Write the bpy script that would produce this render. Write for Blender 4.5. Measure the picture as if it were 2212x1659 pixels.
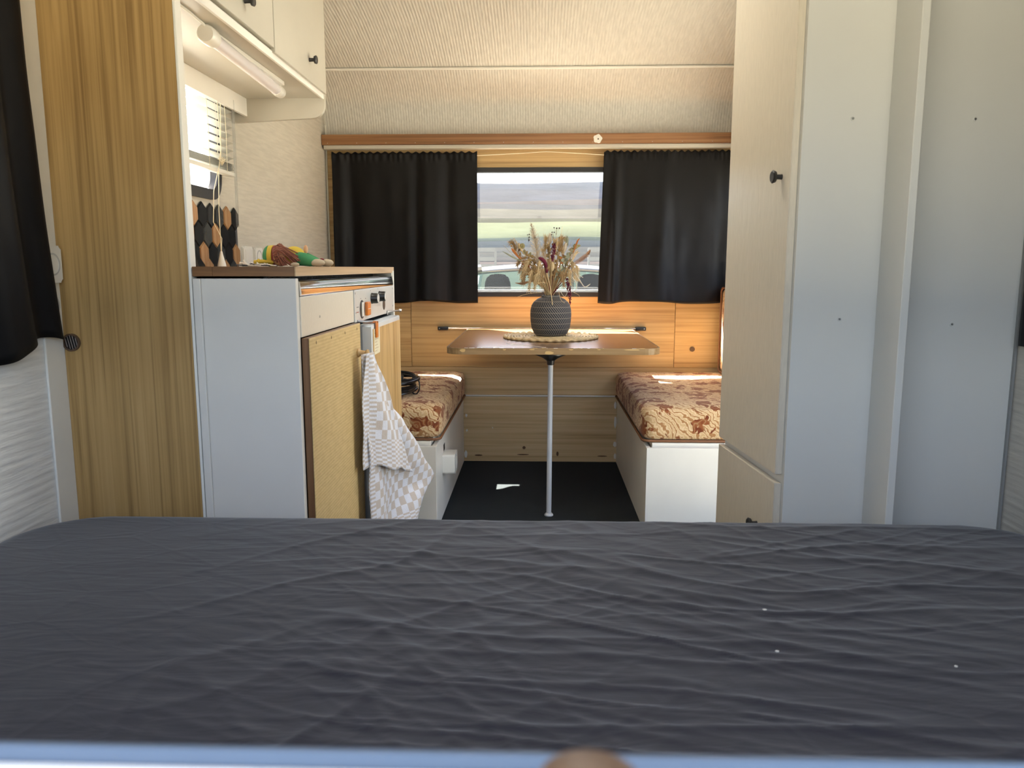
import bpy, bmesh, math, random
from mathutils import Vector, noise, Matrix

random.seed(7)
scene = bpy.context.scene
for o in list(bpy.data.objects):
    bpy.data.objects.remove(o)
COL = scene.collection
PI = math.pi

# ------------------------------------------------------------------ camera
cam_d = bpy.data.cameras.new('camera')
cam = bpy.data.objects.new('camera', cam_d)
COL.objects.link(cam)
cam.location = (0, 0, .948)
cam.rotation_euler = (math.radians(90 - 8.5), 0, math.radians(1.9))
cam_d.sensor_width = 36
cam_d.lens = 1680 / 2212 * 36
cam_d.clip_start = .02
cam_d.dof.use_dof = True
cam_d.dof.focus_distance = 2.6
cam_d.dof.aperture_fstop = 9
scene.camera = cam

# ------------------------------------------------------------------ world, sun, exposure
SUN_DIR = Vector((.82, -1.0, -2.05)).normalized()      # direction the sunlight travels
world = bpy.data.worlds.new('sky')
scene.world = world
world.use_nodes = True
wn = world.node_tree
sky = wn.nodes.new('ShaderNodeTexSky')
sky.sky_type = 'NISHITA'
sky.sun_disc = False
sky.sun_elevation = math.asin(-SUN_DIR.z)
sky.sun_rotation = math.atan2(-SUN_DIR.x, -SUN_DIR.y)
sky.air_density = 1.0
sky.dust_density = 4.0
hs = wn.nodes.new('ShaderNodeHueSaturation')
hs.inputs['Saturation'].default_value = .72
bg = wn.nodes['Background']
bg.inputs['Strength'].default_value = 1.0
wn.links.new(sky.outputs[0], hs.inputs['Color'])
wn.links.new(hs.outputs[0], bg.inputs['Color'])
sun_d = bpy.data.lights.new('sun', 'SUN')
sun_d.energy = 120
sun_d.angle = math.radians(.53)
sun_d.color = (1, .93, .80)
sun = bpy.data.objects.new('sun', sun_d)
sun.rotation_euler = SUN_DIR.to_track_quat('-Z', 'Y').to_euler()
sun.location = (0, 6, 6)
COL.objects.link(sun)
vs = scene.view_settings
vs.view_transform = 'Standard'
vs.look = 'None'
vs.gamma = 1
vs.use_curve_mapping = False
vs.exposure = .42
scene.cycles.max_bounces = 7
scene.cycles.diffuse_bounces = 4
scene.cycles.glossy_bounces = 3
scene.cycles.transmission_bounces = 4
scene.cycles.transparent_max_bounces = 10
scene.cycles.sample_clamp_indirect = 8
scene.cycles.adaptive_threshold = .04
scene.cycles.use_denoising = True
scene.cycles.caustics_reflective = False
scene.cycles.caustics_refractive = False


def portal(name, loc, direction, sx, sy):
    d = bpy.data.lights.new(name, 'AREA')
    d.shape = 'RECTANGLE'
    d.size, d.size_y = sx, sy
    d.cycles.is_portal = True
    o = bpy.data.objects.new(name, d)
    o.location = loc
    o.rotation_euler = Vector(direction).to_track_quat('-Z', 'Y').to_euler()
    COL.objects.link(o)


portal('daylight_portal', (0, .12, 1.17), (0, 1, 0), 1.7, .68)
portal('daylight_portal', (1.03, 2.33, .95), (-1, 0, 0), .62, 1.75)
portal('daylight_portal', (1.03, 3.2, 1.14), (-1, 0, 0), .86, .5)
portal('daylight_portal', (0, 3.86, 1.11), (0, -1, 0), 1.5, .56)

# ------------------------------------------------------------------ materials


class N:
    """small wrapper for building node trees"""

    def __init__(s, m):
        s.t = m.node_tree
        s.b = s.t.nodes['Principled BSDF']
        s.out = s.t.nodes['Material Output']

    def n(s, kind, **kw):
        x = s.t.nodes.new(kind)
        for k, v in kw.items():
            if k.startswith('_'):
                setattr(x, k[1:], v)
            else:
                key = k.replace('_', ' ')
                x.inputs[key].default_value = v
        return x

    def l(s, a, b):
        s.t.links.new(a, b)

    def coord(s, scale=(1, 1, 1), rot=(0, 0, 0), kind='Object', loc=(0, 0, 0)):
        tc = s.n('ShaderNodeTexCoord')
        mp = s.n('ShaderNodeMapping')
        mp.inputs['Scale'].default_value = scale
        mp.inputs['Rotation'].default_value = rot
        mp.inputs['Location'].default_value = loc
        s.l(tc.outputs[kind], mp.inputs[0])
        return mp.outputs[0]

    def ramp(s, fac, stops, interp='LINEAR'):
        r = s.n('ShaderNodeValToRGB')
        r.color_ramp.interpolation = interp
        e = r.color_ramp.elements
        while len(e) < len(stops):
            e.new(.5)
        for x, (p, c) in zip(e, stops):
            x.position = p
            x.color = (*c, 1) if len(c) == 3 else c
        s.l(fac, r.inputs[0])
        return r.outputs[0]

    def mix(s, fac, a, b, mode='MIX'):
        m = s.n('ShaderNodeMix', _data_type='RGBA', _blend_type=mode)
        for i, v in ((0, fac), (6, a), (7, b)):
            if hasattr(v, 'is_linked'):
                s.l(v, m.inputs[i])
            else:
                m.inputs[i].default_value = (*v, 1) if isinstance(v, tuple) else v
        return m.outputs[2]

    def math(s, op, a, b=0.):
        m = s.n('ShaderNodeMath', _operation=op)
        for i, v in ((0, a), (1, b)):
            if hasattr(v, 'is_linked'):
                s.l(v, m.inputs[i])
            else:
                m.inputs[i].default_value = v
        return m.outputs[0]

    def bump(s, h, strength=.3, dist=.002, chain=None):
        b = s.n('ShaderNodeBump')
        b.inputs['Strength'].default_value = strength
        b.inputs['Distance'].default_value = dist
        s.l(h, b.inputs['Height'])
        if chain is not None:
            s.l(chain, b.inputs['Normal'])
        s.l(b.outputs[0], s.b.inputs['Normal'])
        return b.outputs[0]


def mat(name, col, rough=.5, metal=0., spec=.5, coat=0., sheen=0.):
    m = bpy.data.materials.new(name)
    m.use_nodes = True
    b = m.node_tree.nodes['Principled BSDF']
    b.inputs['Base Color'].default_value = (*col, 1)
    b.inputs['Roughness'].default_value = rough
    b.inputs['Metallic'].default_value = metal
    b.inputs['Specular IOR Level'].default_value = spec
    b.inputs['Coat Weight'].default_value = coat
    b.inputs['Sheen Weight'].default_value = sheen
    return m


def mottled(name, col, rough=.5, var=.08, scale=6., bump=.1, bscale=60., bdist=.001, spec=.5, stretch=(1, 1, 1), **kw):
    """paint or plastic with slight unevenness of tone and surface"""
    m = mat(name, col, rough, spec=spec, **kw)
    n = N(m)
    a = n.n('ShaderNodeTexNoise', Scale=scale, Detail=4.)
    n.l(n.coord(stretch), a.inputs[0])
    dark = tuple(c * (1 - var) for c in col)
    lite = tuple(min(1, c * (1 + var * .6)) for c in col)
    n.l(n.ramp(a.outputs[0], [(.3, dark), (.7, lite)]), n.b.inputs['Base Color'])
    if bump:
        b = n.n('ShaderNodeTexNoise', Scale=bscale, Detail=3.)
        n.l(n.coord(stretch), b.inputs[0])
        n.bump(b.outputs[0], bump, bdist)
    return m


def wood(name, dark, mid, lite, grain, rough=.45, scale=1., bump=.06, spec=.4, contrast=1., figure=1., fine=26):
    """laminate wood; grain is the axis the fibres run along"""
    m = mat(name, mid, rough, spec=spec)
    n = N(m)
    long_, across = .9 * scale, fine * scale
    sc = [across, across, across]
    sc['xyz'.index(grain)] = long_
    co = n.coord(tuple(sc))
    a = n.n('ShaderNodeTexNoise', Scale=1., Detail=5., Roughness=.62, Distortion=.5)
    n.l(co, a.inputs[0])
    sc2 = [5 * scale] * 3
    sc2['xyz'.index(grain)] = .55 * scale
    big = n.n('ShaderNodeTexNoise', Scale=1., Detail=2., Distortion=1.4)
    n.l(n.coord(tuple(sc2)), big.inputs[0])
    w = n.n('ShaderNodeTexWave', Scale=1., Distortion=5., Detail=3., _wave_type='RINGS')
    w.inputs['Detail Scale'].default_value = .8
    sc3 = [9 * scale] * 3
    sc3['xyz'.index(grain)] = .7 * scale
    n.l(n.coord(tuple(sc3), loc=(.3, .2, .7)), w.inputs[0])
    c1 = n.ramp(a.outputs[0], [(.5 - .22 / contrast, dark), (.5, mid), (.5 + .2 / contrast, lite)])
    c2 = n.ramp(w.outputs[0], [(0, (.80, .74, .66)), (.35, (1, 1, 1)), (1, (1, 1, 1))])
    c = n.mix(.75 * figure, c1, c2, 'MULTIPLY')
    c3 = n.ramp(big.outputs[0], [(.35, (.88, .85, .8)), (.65, (1.0, 1.0, 1.0))])
    c = n.mix(.8 * figure, c, c3, 'MULTIPLY')
    n.l(c, n.b.inputs['Base Color'])
    if bump:
        n.bump(a.outputs[0], bump, .001)
    return m


def wallpaper(name, col, ridge, across_axis, period, strength=.5, rough=.62, sat=.05, wave=.25, dist=1.2):
    """embossed paper with broken ribs; ridge = axis the ribs run along"""
    m = mat(name, col, rough, spec=.35)
    n = N(m)
    sc = [60, 60, 60]
    sc['xyz'.index(ridge)] = 9
    sc['xyz'.index(across_axis)] = 1.6 / period
    a = n.n('ShaderNodeTexNoise', Scale=1., Detail=3., Roughness=.55)
    n.l(n.coord(tuple(sc)), a.inputs[0])
    w = n.n('ShaderNodeTexWave', Scale=1., Distortion=dist, Detail=2., _bands_direction=across_axis.upper())
    w.inputs['Detail Scale'].default_value = 2.
    scw = [1, 1, 1]
    scw['xyz'.index(across_axis)] = .314 / period
    scw['xyz'.index(ridge)] = 3
    n.l(n.coord(tuple(scw)), w.inputs[0])
    h = n.math('ADD', n.math('MULTIPLY', a.outputs[0], 1.), n.math('MULTIPLY', w.outputs[0], wave))
    n.bump(h, strength, .004)
    d = tuple(c * (1 - sat * 2.2) for c in col)
    n.l(n.ramp(a.outputs[0], [(.38, d), (.62, col)]), n.b.inputs['Base Color'])
    return m


MT = {}
MT['white'] = mottled('white_paint', (.80, .78, .72), .42, .05, 5, .12, 45, .001)
MT['white_gloss'] = mottled('white_gloss_paint', (.82, .80, .75), .3, .04, 5, .1, 22, .002)
MT['cream'] = mottled('cream_paint', (.51, .48, .41), .4, .05, 4, .08, 40, .001)
MT['door_paint'] = mottled('wardrobe_door_paint', (.60, .54, .44), .33, .06, 4, .2, 1., .003, stretch=(60, 60, 9))
MT['panel_paint'] = mottled('side_panel_paint', (.60, .595, .56), .5, .03, 3, .05, 120, .0006)
MT['kitchen_side'] = mottled('kitchen_side_paint', (.70, .67, .62), .5, .04, 4, .1, 70, .001)
MT['drawer'] = mottled('drawer_paint', (.68, .63, .53), .35, .05, 6, .35, 1., .002, stretch=(40, 60, 14))
MT['wall'] = wallpaper('wallpaper_side', (.54, .505, .435), 'y', 'z', .016, .5)
MT['ceil'] = wallpaper('wallpaper_ceiling', (.66, .635, .575), 'y', 'x', .012, .4, wave=.6, dist=.5)
MT['oak_far'] = wood('oak_panel_horizontal', (.38, .235, .095), (.58, .395, .18), (.66, .475, .24), 'x', .4, 1.0, figure=.4, fine=60)
MT['oak_low'] = wood('pale_oak_panel_horizontal', (.48, .32, .15), (.68, .49, .26), (.75, .57, .33), 'x', .42, 1.0, figure=.4, fine=55)
MT['oak_part'] = wood('oak_panel_vertical', (.235, .135, .045), (.425, .265, .098), (.50, .325, .135), 'z', .5, 1.0, contrast=1.1, figure=.45, fine=75)
MT['teak'] = wood('teak_laminate', (.14, .062, .024), (.28, .135, .057), (.36, .19, .09), 'x', .4, 1.2, figure=.6, fine=50)
MT['teak_z'] = wood('teak_edge_vertical', (.10, .045, .02), (.20, .10, .045), (.27, .15, .07), 'z', .4, 1.2)
MT['table'] = wood('table_laminate', (.12, .055, .02), (.21, .105, .042), (.29, .155, .07), 'x', .22, .9, .04, .6)
MT['table_edge'] = wood('table_edge', (.17, .10, .04), (.30, .19, .085), (.40, .27, .14), 'x', .4, 1.5)
MT['work_top'] = wood('worktop_laminate', (.36, .22, .10), (.50, .33, .17), (.58, .40, .22), 'y', .4, 1.)
MT['work_dark'] = wood('worktop_end_edge', (.13, .06, .025), (.24, .12, .05), (.31, .17, .08), 'x', .4, 1.2)
MT['work_lite'] = wood('worktop_front_edge', (.40, .26, .14), (.56, .39, .23), (.64, .47, .30), 'y', .4, 1.2)
MT['fridge_wood'] = wood('fridge_panel_oak', (.42, .24, .08), (.60, .39, .16), (.68, .47, .22), 'z', .4, 1.)
MT['raw_chip'] = mat('bare_chipboard', (.62, .42, .18), .8)
MT['black'] = mat('black_plastic', (.012, .012, .013), .35)
MT['rubber'] = mottled('black_rubber', (.018, .018, .02), .5, .1, 20, .1)
MT['chrome'] = mat('chrome', (.80, .80, .80), .06, 1.)
MT['alu'] = mottled('brushed_aluminium', (.66, .66, .63), .38, .06, 8, .1, 60, .0006, metal=.35)
MT['leg_grey'] = mat('grey_lacquered_steel', (.50, .53, .57), .35, 0.)
MT['steel'] = mat('steel', (.5, .5, .5), .3, 1.)
MT['orange'] = mottled('orange_plastic', (.68, .20, .025), .35, .08, 20, 0)
MT['brown_plastic'] = mottled('brown_plastic', (.10, .055, .03), .4, .08, 30, 0)
MT['plate'] = mottled('white_plastic', (.78, .76, .70), .3, .02, 8, 0)
MT['paper'] = mottled('paper_label', (.75, .66, .45), .7, .08, 30, 0)
MT['rope'] = mottled('jute_rope', (.60, .44, .23), .8, .25, 60, .4, 200, .002)
MT['cord'] = mat('cream_cord', (.70, .62, .45), .7)
MT['seal'] = mottled('blue_grey_seal', (.10, .14, .19), .5, .08, 10, 0)
MT['cable'] = mat('black_cable', (.008, .008, .009), .28)
MT['hook_wood'] = mat('hook_wood', (.55, .36, .16), .5)


def m_cane():
    m = mat('woven_cane_veneer', (.60, .42, .17), .5)
    n = N(m)
    w = n.n('ShaderNodeTexWave', Scale=1., Distortion=1.2, Detail=1., _bands_direction='Z')
    n.l(n.coord((1, 9, 42)), w.inputs[0])
    w2 = n.n('ShaderNodeTexWave', Scale=1., Distortion=.6, Detail=1., _bands_direction='Y')
    n.l(n.coord((1, 95, 7)), w2.inputs[0])
    a = n.n('ShaderNodeTexNoise', Scale=1., Detail=3.)
    n.l(n.coord((20, 26, 90)), a.inputs[0])
    h = n.math('ADD', n.math('MULTIPLY', w.outputs[0], .28), n.math('ADD', n.math('MULTIPLY', w2.outputs[0], .28), n.math('MULTIPLY', a.outputs[0], .9)))
    n.l(n.ramp(h, [(.35, (.50, .34, .135)), (1.0, (.66, .48, .22))]), n.b.inputs['Base Color'])
    n.bump(h, .35, .0015)
    return m


def m_carpet():
    m = mat('charcoal_carpet', (.016, .019, .021), .95, spec=.1, sheen=.05)
    n = N(m)
    a = n.n('ShaderNodeTexNoise', Scale=420., Detail=3.)
    n.l(n.coord(), a.inputs[0])
    n.l(n.ramp(a.outputs[0], [(.3, (.005, .007, .008)), (.7, (.018, .022, .024))]), n.b.inputs['Base Color'])
    n.bump(a.outputs[0], .7, .004)
    return m


def m_sheet():
    m = mat('charcoal_bed_sheet', (.019, .020, .031), .72, spec=.25, sheen=.25)
    m.node_tree.nodes['Principled BSDF'].inputs['Sheen Roughness'].default_value = .5
    n = N(m)
    a = n.n('ShaderNodeTexNoise', Scale=1., Detail=5., Roughness=.55, Distortion=1.5)
    n.l(n.coord((7, 26, 10), rot=(0, 0, .25)), a.inputs[0])
    v = n.n('ShaderNodeTexVoronoi', Scale=1., _feature='DISTANCE_TO_EDGE')
    ns = n.n('ShaderNodeTexNoise', Scale=5., Detail=2.)
    n.l(n.coord(), ns.inputs[0])
    dis = n.mix(.25, n.coord((6, 11, 6), rot=(0, 0, -.4)), ns.outputs['Color'], 'ADD')
    n.l(dis, v.inputs[0])
    crease = n.ramp(v.outputs['Distance'], [(0, (1, 1, 1)), (.05, (0, 0, 0))])
    b1 = n.bump(a.outputs[0], .25, .006)
    n.bump(crease, .12, .002, b1)
    return m


def m_satin():
    m = mat('black_satin', (.0042, .0038, .0042), .5, spec=.22, sheen=.02)
    n = N(m)
    a = n.n('ShaderNodeTexNoise', Scale=1., Detail=3.)
    n.l(n.coord((500, 500, 30)), a.inputs[0])
    n.bump(a.outputs[0], .12, .0008)
    return m


def m_floral():
    m = mat('floral_upholstery', (.6, .4, .2), .8, spec=.2, sheen=.15)
    n = N(m)
    tc = n.coord()
    ns = n.n('ShaderNodeTexNoise', Scale=13., Detail=2.)
    n.l(tc, ns.inputs[0])
    dis = n.mix(.07, tc, ns.outputs['Color'], 'ADD')
    w = n.n('ShaderNodeTexWave', Scale=24., Distortion=3.6, Detail=1., _bands_direction='DIAGONAL')
    w.inputs['Detail Scale'].default_value = 2.5
    n.l(dis, w.inputs[0])
    fine = n.n('ShaderNodeTexNoise', Scale=260., Detail=2.)
    n.l(tc, fine.inputs[0])
    base = n.ramp(w.outputs[0], [(.10, (.40, .20, .08)), (.28, (.66, .47, .26)), (.55, (.76, .58, .36)), (.95, (.62, .42, .22))])
    # blossoms: cells of a Voronoi with ribbed petals
    vo = n.n('ShaderNodeTexVoronoi', Scale=13.)
    vo.inputs['Randomness'].default_value = .9
    n.l(dis, vo.inputs[0])
    pet = n.n('ShaderNodeTexNoise', Scale=24., Detail=1.5, Distortion=1.)
    n.l(dis, pet.inputs[0])
    blot = n.math('SUBTRACT', n.math('MULTIPLY', pet.outputs[0], 1.5), n.math('MULTIPLY', vo.outputs['Distance'], .95))
    mask = n.ramp(blot, [(.37, (0, 0, 0)), (.40, (1, 1, 1))])
    rib = n.n('ShaderNodeTexWave', Scale=40., Distortion=2., Detail=1., _wave_type='RINGS')
    n.l(dis, rib.inputs[0])
    brown = n.ramp(rib.outputs[0], [(0, (.17, .04, .012)), (.5, (.27, .08, .024)), (.92, (.30, .105, .035)), (1, (.40, .22, .10))])
    c = n.mix(mask, base, brown)
    c = n.mix(.35, c, n.ramp(fine.outputs[0], [(.3, (.7, .7, .7)), (.6, (1, 1, 1))]), 'MULTIPLY')
    n.l(c, n.b.inputs['Base Color'])
    n.bump(n.math('ADD', fine.outputs[0], n.math('MULTIPLY', mask, .5)), .3, .003)
    return m


def m_towel():
    m = mat('checked_tea_towel', (.7, .65, .6), .85, spec=.15, sheen=.2)
    n = N(m)
    ck = n.n('ShaderNodeTexChecker', Scale=1.)
    n.l(n.coord((40, 40, 1), kind='UV'), ck.inputs[0])
    ck2 = n.n('ShaderNodeTexChecker', Scale=1.)
    n.l(n.coord((40, 170, 1), kind='UV'), ck2.inputs[0])
    sep = n.n('ShaderNodeSeparateXYZ')
    n.l(n.coord(kind='UV'), sep.inputs[0])
    edge = n.math('ADD', n.math('LESS_THAN', sep.outputs[0], .075), n.math('LESS_THAN', sep.outputs[1], .07))
    fac = n.mix(n.math('MINIMUM', edge, 1.), ck.outputs['Fac'], ck2.outputs['Fac'])
    a = n.n('ShaderNodeTexNoise', Scale=350., Detail=2.)
    n.l(n.coord(), a.inputs[0])
    c = n.mix(fac, (.72, .72, .76), (.56, .485, .42))
    n.l(c, n.b.inputs['Base Color'])
    b = n.n('ShaderNodeTexNoise', Scale=30., Detail=3.)
    n.l(n.coord(), b.inputs[0])
    n.bump(n.math('ADD', n.math('MULTIPLY', a.outputs[0], .3), b.outputs[0]), .5, .006)
    return m


def m_vase():
    m = mat('ribbed_slate_clay', (.06, .065, .075), .75, spec=.25)
    n = N(m)
    sep = n.n('ShaderNodeSeparateXYZ')
    n.l(n.coord(kind='UV'), sep.inputs[0])
    ph = n.math('ADD', n.math('MULTIPLY', sep.outputs[0], 54.), n.math('MULTIPLY', sep.outputs[1], 13.))
    s = n.math('SINE', n.math('MULTIPLY', ph, 2 * PI))
    c = n.ramp(n.math('ADD', n.math('MULTIPLY', s, .5), .5), [(0, (.022, .024, .029)), (.55, (.060, .064, .075)), (.86, (.09, .09, .095)), (.96, (.34, .29, .23))])
    hz = n.math('SINE', n.math('MULTIPLY', sep.outputs[1], 2 * PI * 7.3))
    hl = n.ramp(n.math('ADD', n.math('MULTIPLY', hz, .5), .5), [(.955, (0, 0, 0)), (.985, (1, 1, 1))])
    c = n.mix(n.math('MULTIPLY', hl, .55), c, (.36, .31, .25))
    n.l(c, n.b.inputs['Base Color'])
    return m


def m_pane(name, tint, haze=.06, gloss=.5):
    """acrylic pane: clear with a surface reflection and some dusty haze"""
    m = bpy.data.materials.new(name)
    m.use_nodes = True
    t = m.node_tree
    t.nodes.clear()
    out = t.nodes.new('ShaderNodeOutputMaterial')
    tr = t.nodes.new('ShaderNodeBsdfTransparent')
    tr.inputs[0].default_value = (*tint, 1)
    gl = t.nodes.new('ShaderNodeBsdfGlossy')
    gl.inputs['Roughness'].default_value = .02
    fr = t.nodes.new('ShaderNodeLayerWeight')      # Schlick reflectance, the same from both sides
    pw5 = t.nodes.new('ShaderNodeMath')
    pw5.operation = 'POWER'
    pw5.inputs[1].default_value = 5
    mu = t.nodes.new('ShaderNodeMapRange')
    mu.inputs['To Min'].default_value = .05 * gloss
    mu.inputs['To Max'].default_value = gloss
    m1 = t.nodes.new('ShaderNodeMixShader')
    m2 = t.nodes.new('ShaderNodeMixShader')
    tl = t.nodes.new('ShaderNodeBsdfTranslucent')
    tl.inputs[0].default_value = (.9, .9, .9, 1)
    nz = t.nodes.new('ShaderNodeTexNoise')
    nz.inputs['Scale'].default_value = 7
    nz.inputs['Detail'].default_value = 6
    mr = t.nodes.new('ShaderNodeMapRange')
    mr.inputs['To Min'].default_value = haze * .5
    mr.inputs['To Max'].default_value = haze * 1.5
    L = t.links.new
    L(fr.outputs['Facing'], pw5.inputs[0])
    L(pw5.outputs[0], mu.inputs[0])
    L(mu.outputs[0], m1.inputs[0])
    L(tr.outputs[0], m1.inputs[1])
    L(gl.outputs[0], m1.inputs[2])
    L(nz.outputs[0], mr.inputs[0])
    L(mr.outputs[0], m2.inputs[0])
    L(m1.outputs[0], m2.inputs[1])
    L(tl.outputs[0], m2.inputs[2])
    L(m2.outputs[0], out.inputs[0])
    return m


MT['cane'] = m_cane()
MT['carpet'] = m_carpet()
MT['sheet'] = m_sheet()
MT['satin'] = m_satin()
MT['floral'] = m_floral()
MT['towel'] = m_towel()
MT['vase'] = m_vase()
MT['pane'] = m_pane('acrylic_window_pane', (.82, .85, .88), .003, .7)
MT['pane_k'] = m_pane('kitchen_window_pane', (.95, .95, .95), .05, .6)
MT['car_glass'] = m_pane('green_tinted_car_glass', (.66, .86, .79), .003, .35)
MT['wand'] = m_pane('clear_plastic_wand', (.93, .95, .96), .12, 1.)

# ------------------------------------------------------------------ mesh helpers
ORIGIN = {}


def bm_new():
    return bmesh.new()


def box(bm, x0, x1, y0, y1, z0, z1, bev=0., seg=2):
    r = bmesh.ops.create_cube(bm, size=1)
    vs_ = r['verts']
    for v in vs_:
        v.co = Vector(((x0 + x1) / 2 + v.co.x * (x1 - x0), (y0 + y1) / 2 + v.co.y * (y1 - y0), (z0 + z1) / 2 + v.co.z * (z1 - z0)))
    if bev:
        es = list({e for v in vs_ for e in v.link_edges})
        bmesh.ops.bevel(bm, geom=es, offset=bev, segments=seg, profile=.5, affect='EDGES')
    return bm


def B(x0, x1, y0, y1, z0, z1, bev=0., seg=2):
    return box(bm_new(), x0, x1, y0, y1, z0, z1, bev, seg)


def frame_of(d):
    d = d.normalized()
    a = Vector((0, 0, 1)) if abs(d.z) < .9 else Vector((1, 0, 0))
    u = d.cross(a).normalized()
    return u, d.cross(u).normalized()


def tube(bm, pts, r, seg=8, cap=True):
    pts = [Vector(p) for p in pts]
    rs = r if isinstance(r, (list, tuple)) else [r] * len(pts)
    rings = []
    u = v = None
    for i, p in enumerate(pts):
        d = (pts[min(i + 1, len(pts) - 1)] - pts[max(i - 1, 0)])
        if d.length < 1e-9:
            d = Vector((0, 0, 1))
        d.normalize()
        if u is None:
            u, v = frame_of(d)
        else:
            u = (u - d * u.dot(d)).normalized()
            v = d.cross(u)
        rings.append([bm.verts.new(p + (u * math.cos(2 * PI * k / seg) + v * math.sin(2 * PI * k / seg)) * rs[i]) for k in range(seg)])
    for a, b in zip(rings, rings[1:]):
        for k in range(seg):
            bm.faces.new((a[k], a[(k + 1) % seg], b[(k + 1) % seg], b[k]))
    if cap:
        bm.faces.new(rings[0][::-1])
        bm.faces.new(rings[-1])
    return bm


def lathe(bm, prof, c, axis='z', seg=32, cap=True):
    """prof: (radius, height) along the axis"""
    ax = Vector((axis == 'x', axis == 'y', axis == 'z'))
    u, v = frame_of(ax)
    c = Vector(c)
    rings = [[bm.verts.new(c + ax * h + (u * math.cos(2 * PI * k / seg) + v * math.sin(2 * PI * k / seg)) * r) for k in range(seg)] for r, h in prof]
    for a, b in zip(rings, rings[1:]):
        for k in range(seg):
            bm.faces.new((a[k], a[(k + 1) % seg], b[(k + 1) % seg], b[k]))
    if cap:
        bm.faces.new(rings[0][::-1])
        bm.faces.new(rings[-1])
    return bm


def prism(bm, poly, axis, a0, a1):
    """poly in the two other axes (in xyz order), extruded along axis"""
    def P(p, a):
        q = list(p)
        q.insert('xyz'.index(axis), a)
        return Vector(q)
    A = [bm.verts.new(P(p, a0)) for p in poly]
    Bv = [bm.verts.new(P(p, a1)) for p in poly]
    k = len(poly)
    for i in range(k):
        bm.faces.new((A[i], A[(i + 1) % k], Bv[(i + 1) % k], Bv[i]))
    bm.faces.new(A[::-1])
    bm.faces.new(Bv)
    return bm


def rrect(x0, x1, y0, y1, r, seg=6):
    pts = []
    for cx, cy, a in ((x1 - r, y0 + r, -PI / 2), (x1 - r, y1 - r, 0), (x0 + r, y1 - r, PI / 2), (x0 + r, y0 + r, PI)):
        for k in range(seg + 1):
            t = a + PI / 2 * k / seg
            pts.append((cx + r * math.cos(t), cy + r * math.sin(t)))
    return pts


def ring_prism(bm, outer, inner, axis, a0, a1):
    def P(p, a):
        q = list(p)
        q.insert('xyz'.index(axis), a)
        return Vector(q)
    k = len(outer)
    V = [[bm.verts.new(P(p, a)) for p in poly] for poly, a in ((outer, a0), (outer, a1), (inner, a1), (inner, a0))]
    for j in range(4):
        A, Bv = V[j], V[(j + 1) % 4]
        for i in range(k):
            bm.faces.new((A[i], A[(i + 1) % k], Bv[(i + 1) % k], Bv[i]))
    return bm


def sheet_grid(bm, nu, nv, f, uvf=None):
    uvl = bm.loops.layers.uv.new('uv') if uvf else None
    V = [[bm.verts.new(f(i / nu, j / nv)) for j in range(nv + 1)] for i in range(nu + 1)]
    for i in range(nu):
        for j in range(nv):
            fc = bm.faces.new((V[i][j], V[i + 1][j], V[i + 1][j + 1], V[i][j + 1]))
            if uvf:
                for lp, (a, b) in zip(fc.loops, ((i, j), (i + 1, j), (i + 1, j + 1), (i, j + 1))):
                    lp[uvl].uv = uvf(a / nu, b / nv)
    return bm


def ball(bm, c, r, seg=10, rings=7):
    rx, ry, rz = (r, r, r) if not isinstance(r, (tuple, list)) else r
    res = bmesh.ops.create_uvsphere(bm, u_segments=seg, v_segments=rings, radius=1)
    for v in res['verts']:
        v.co = Vector(c) + Vector((v.co.x * rx, v.co.y * ry, v.co.z * rz))
    return bm


def obj(name, bm, m, parent=None, smooth=False, label=None, mods=(), recalc=True):
    if recalc:
        bmesh.ops.recalc_face_normals(bm, faces=bm.faces)
    xs = [v.co for v in bm.verts]
    lo = Vector((min(c.x for c in xs), min(c.y for c in xs), min(c.z for c in xs)))
    hi = Vector((max(c.x for c in xs), max(c.y for c in xs), max(c.z for c in xs)))
    org = Vector(((lo.x + hi.x) / 2, (lo.y + hi.y) / 2, lo.z))
    for v in bm.verts:
        v.co -= org
    me = bpy.data.meshes.new(name)
    bm.to_mesh(me)
    bm.free()
    if isinstance(m, str):
        m = MT[m]
    me.materials.append(m)
    if smooth:
        for p in me.polygons:
            p.use_smooth = True
        if smooth != 'all':
            try:
                me.set_sharp_from_angle(angle=math.radians(38))
            except Exception:
                pass
    o = bpy.data.objects.new(name, me)
    COL.objects.link(o)
    ORIGIN[o.name] = org.copy()
    if parent:
        o.parent = parent
        o.location = org - ORIGIN[parent.name]
    else:
        o.location = org
    if label:
        o['label'] = label
    return o


def thing(name, label, cat, loc, group=None):
    o = bpy.data.objects.new(name, None)
    o.empty_display_size = .05
    COL.objects.link(o)
    o.location = loc
    ORIGIN[o.name] = Vector(loc)
    o['label'] = label
    o['category'] = cat
    if group:
        o['group'] = group
    return o


def tag(o, label, cat, group=None, kind=None):
    o['label'] = label
    o['category'] = cat
    if group:
        o['group'] = group
    if kind:
        o['kind'] = kind
    return o


def struct(name, bm, m, label, cat, smooth=False):
    o = obj(name, bm, m, smooth=smooth)
    return tag(o, label, cat, kind='structure')


def solidify(o, t, off=0):
    md = o.modifiers.new('thickness', 'SOLIDIFY')
    md.thickness = t
    md.offset = off
    return o


def copy_of(o, loc, parent):
    """another object sharing o's mesh; loc = world position of its origin"""
    c = o.copy()
    COL.objects.link(c)
    ORIGIN[c.name] = Vector(loc)
    c.parent = parent
    c.location = Vector(loc) - (ORIGIN[parent.name] if parent else Vector())
    return c


XL, XR, YF, YR = -1.0, .968, 3.75, .21          # inner faces of the shell
T = .035

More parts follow.
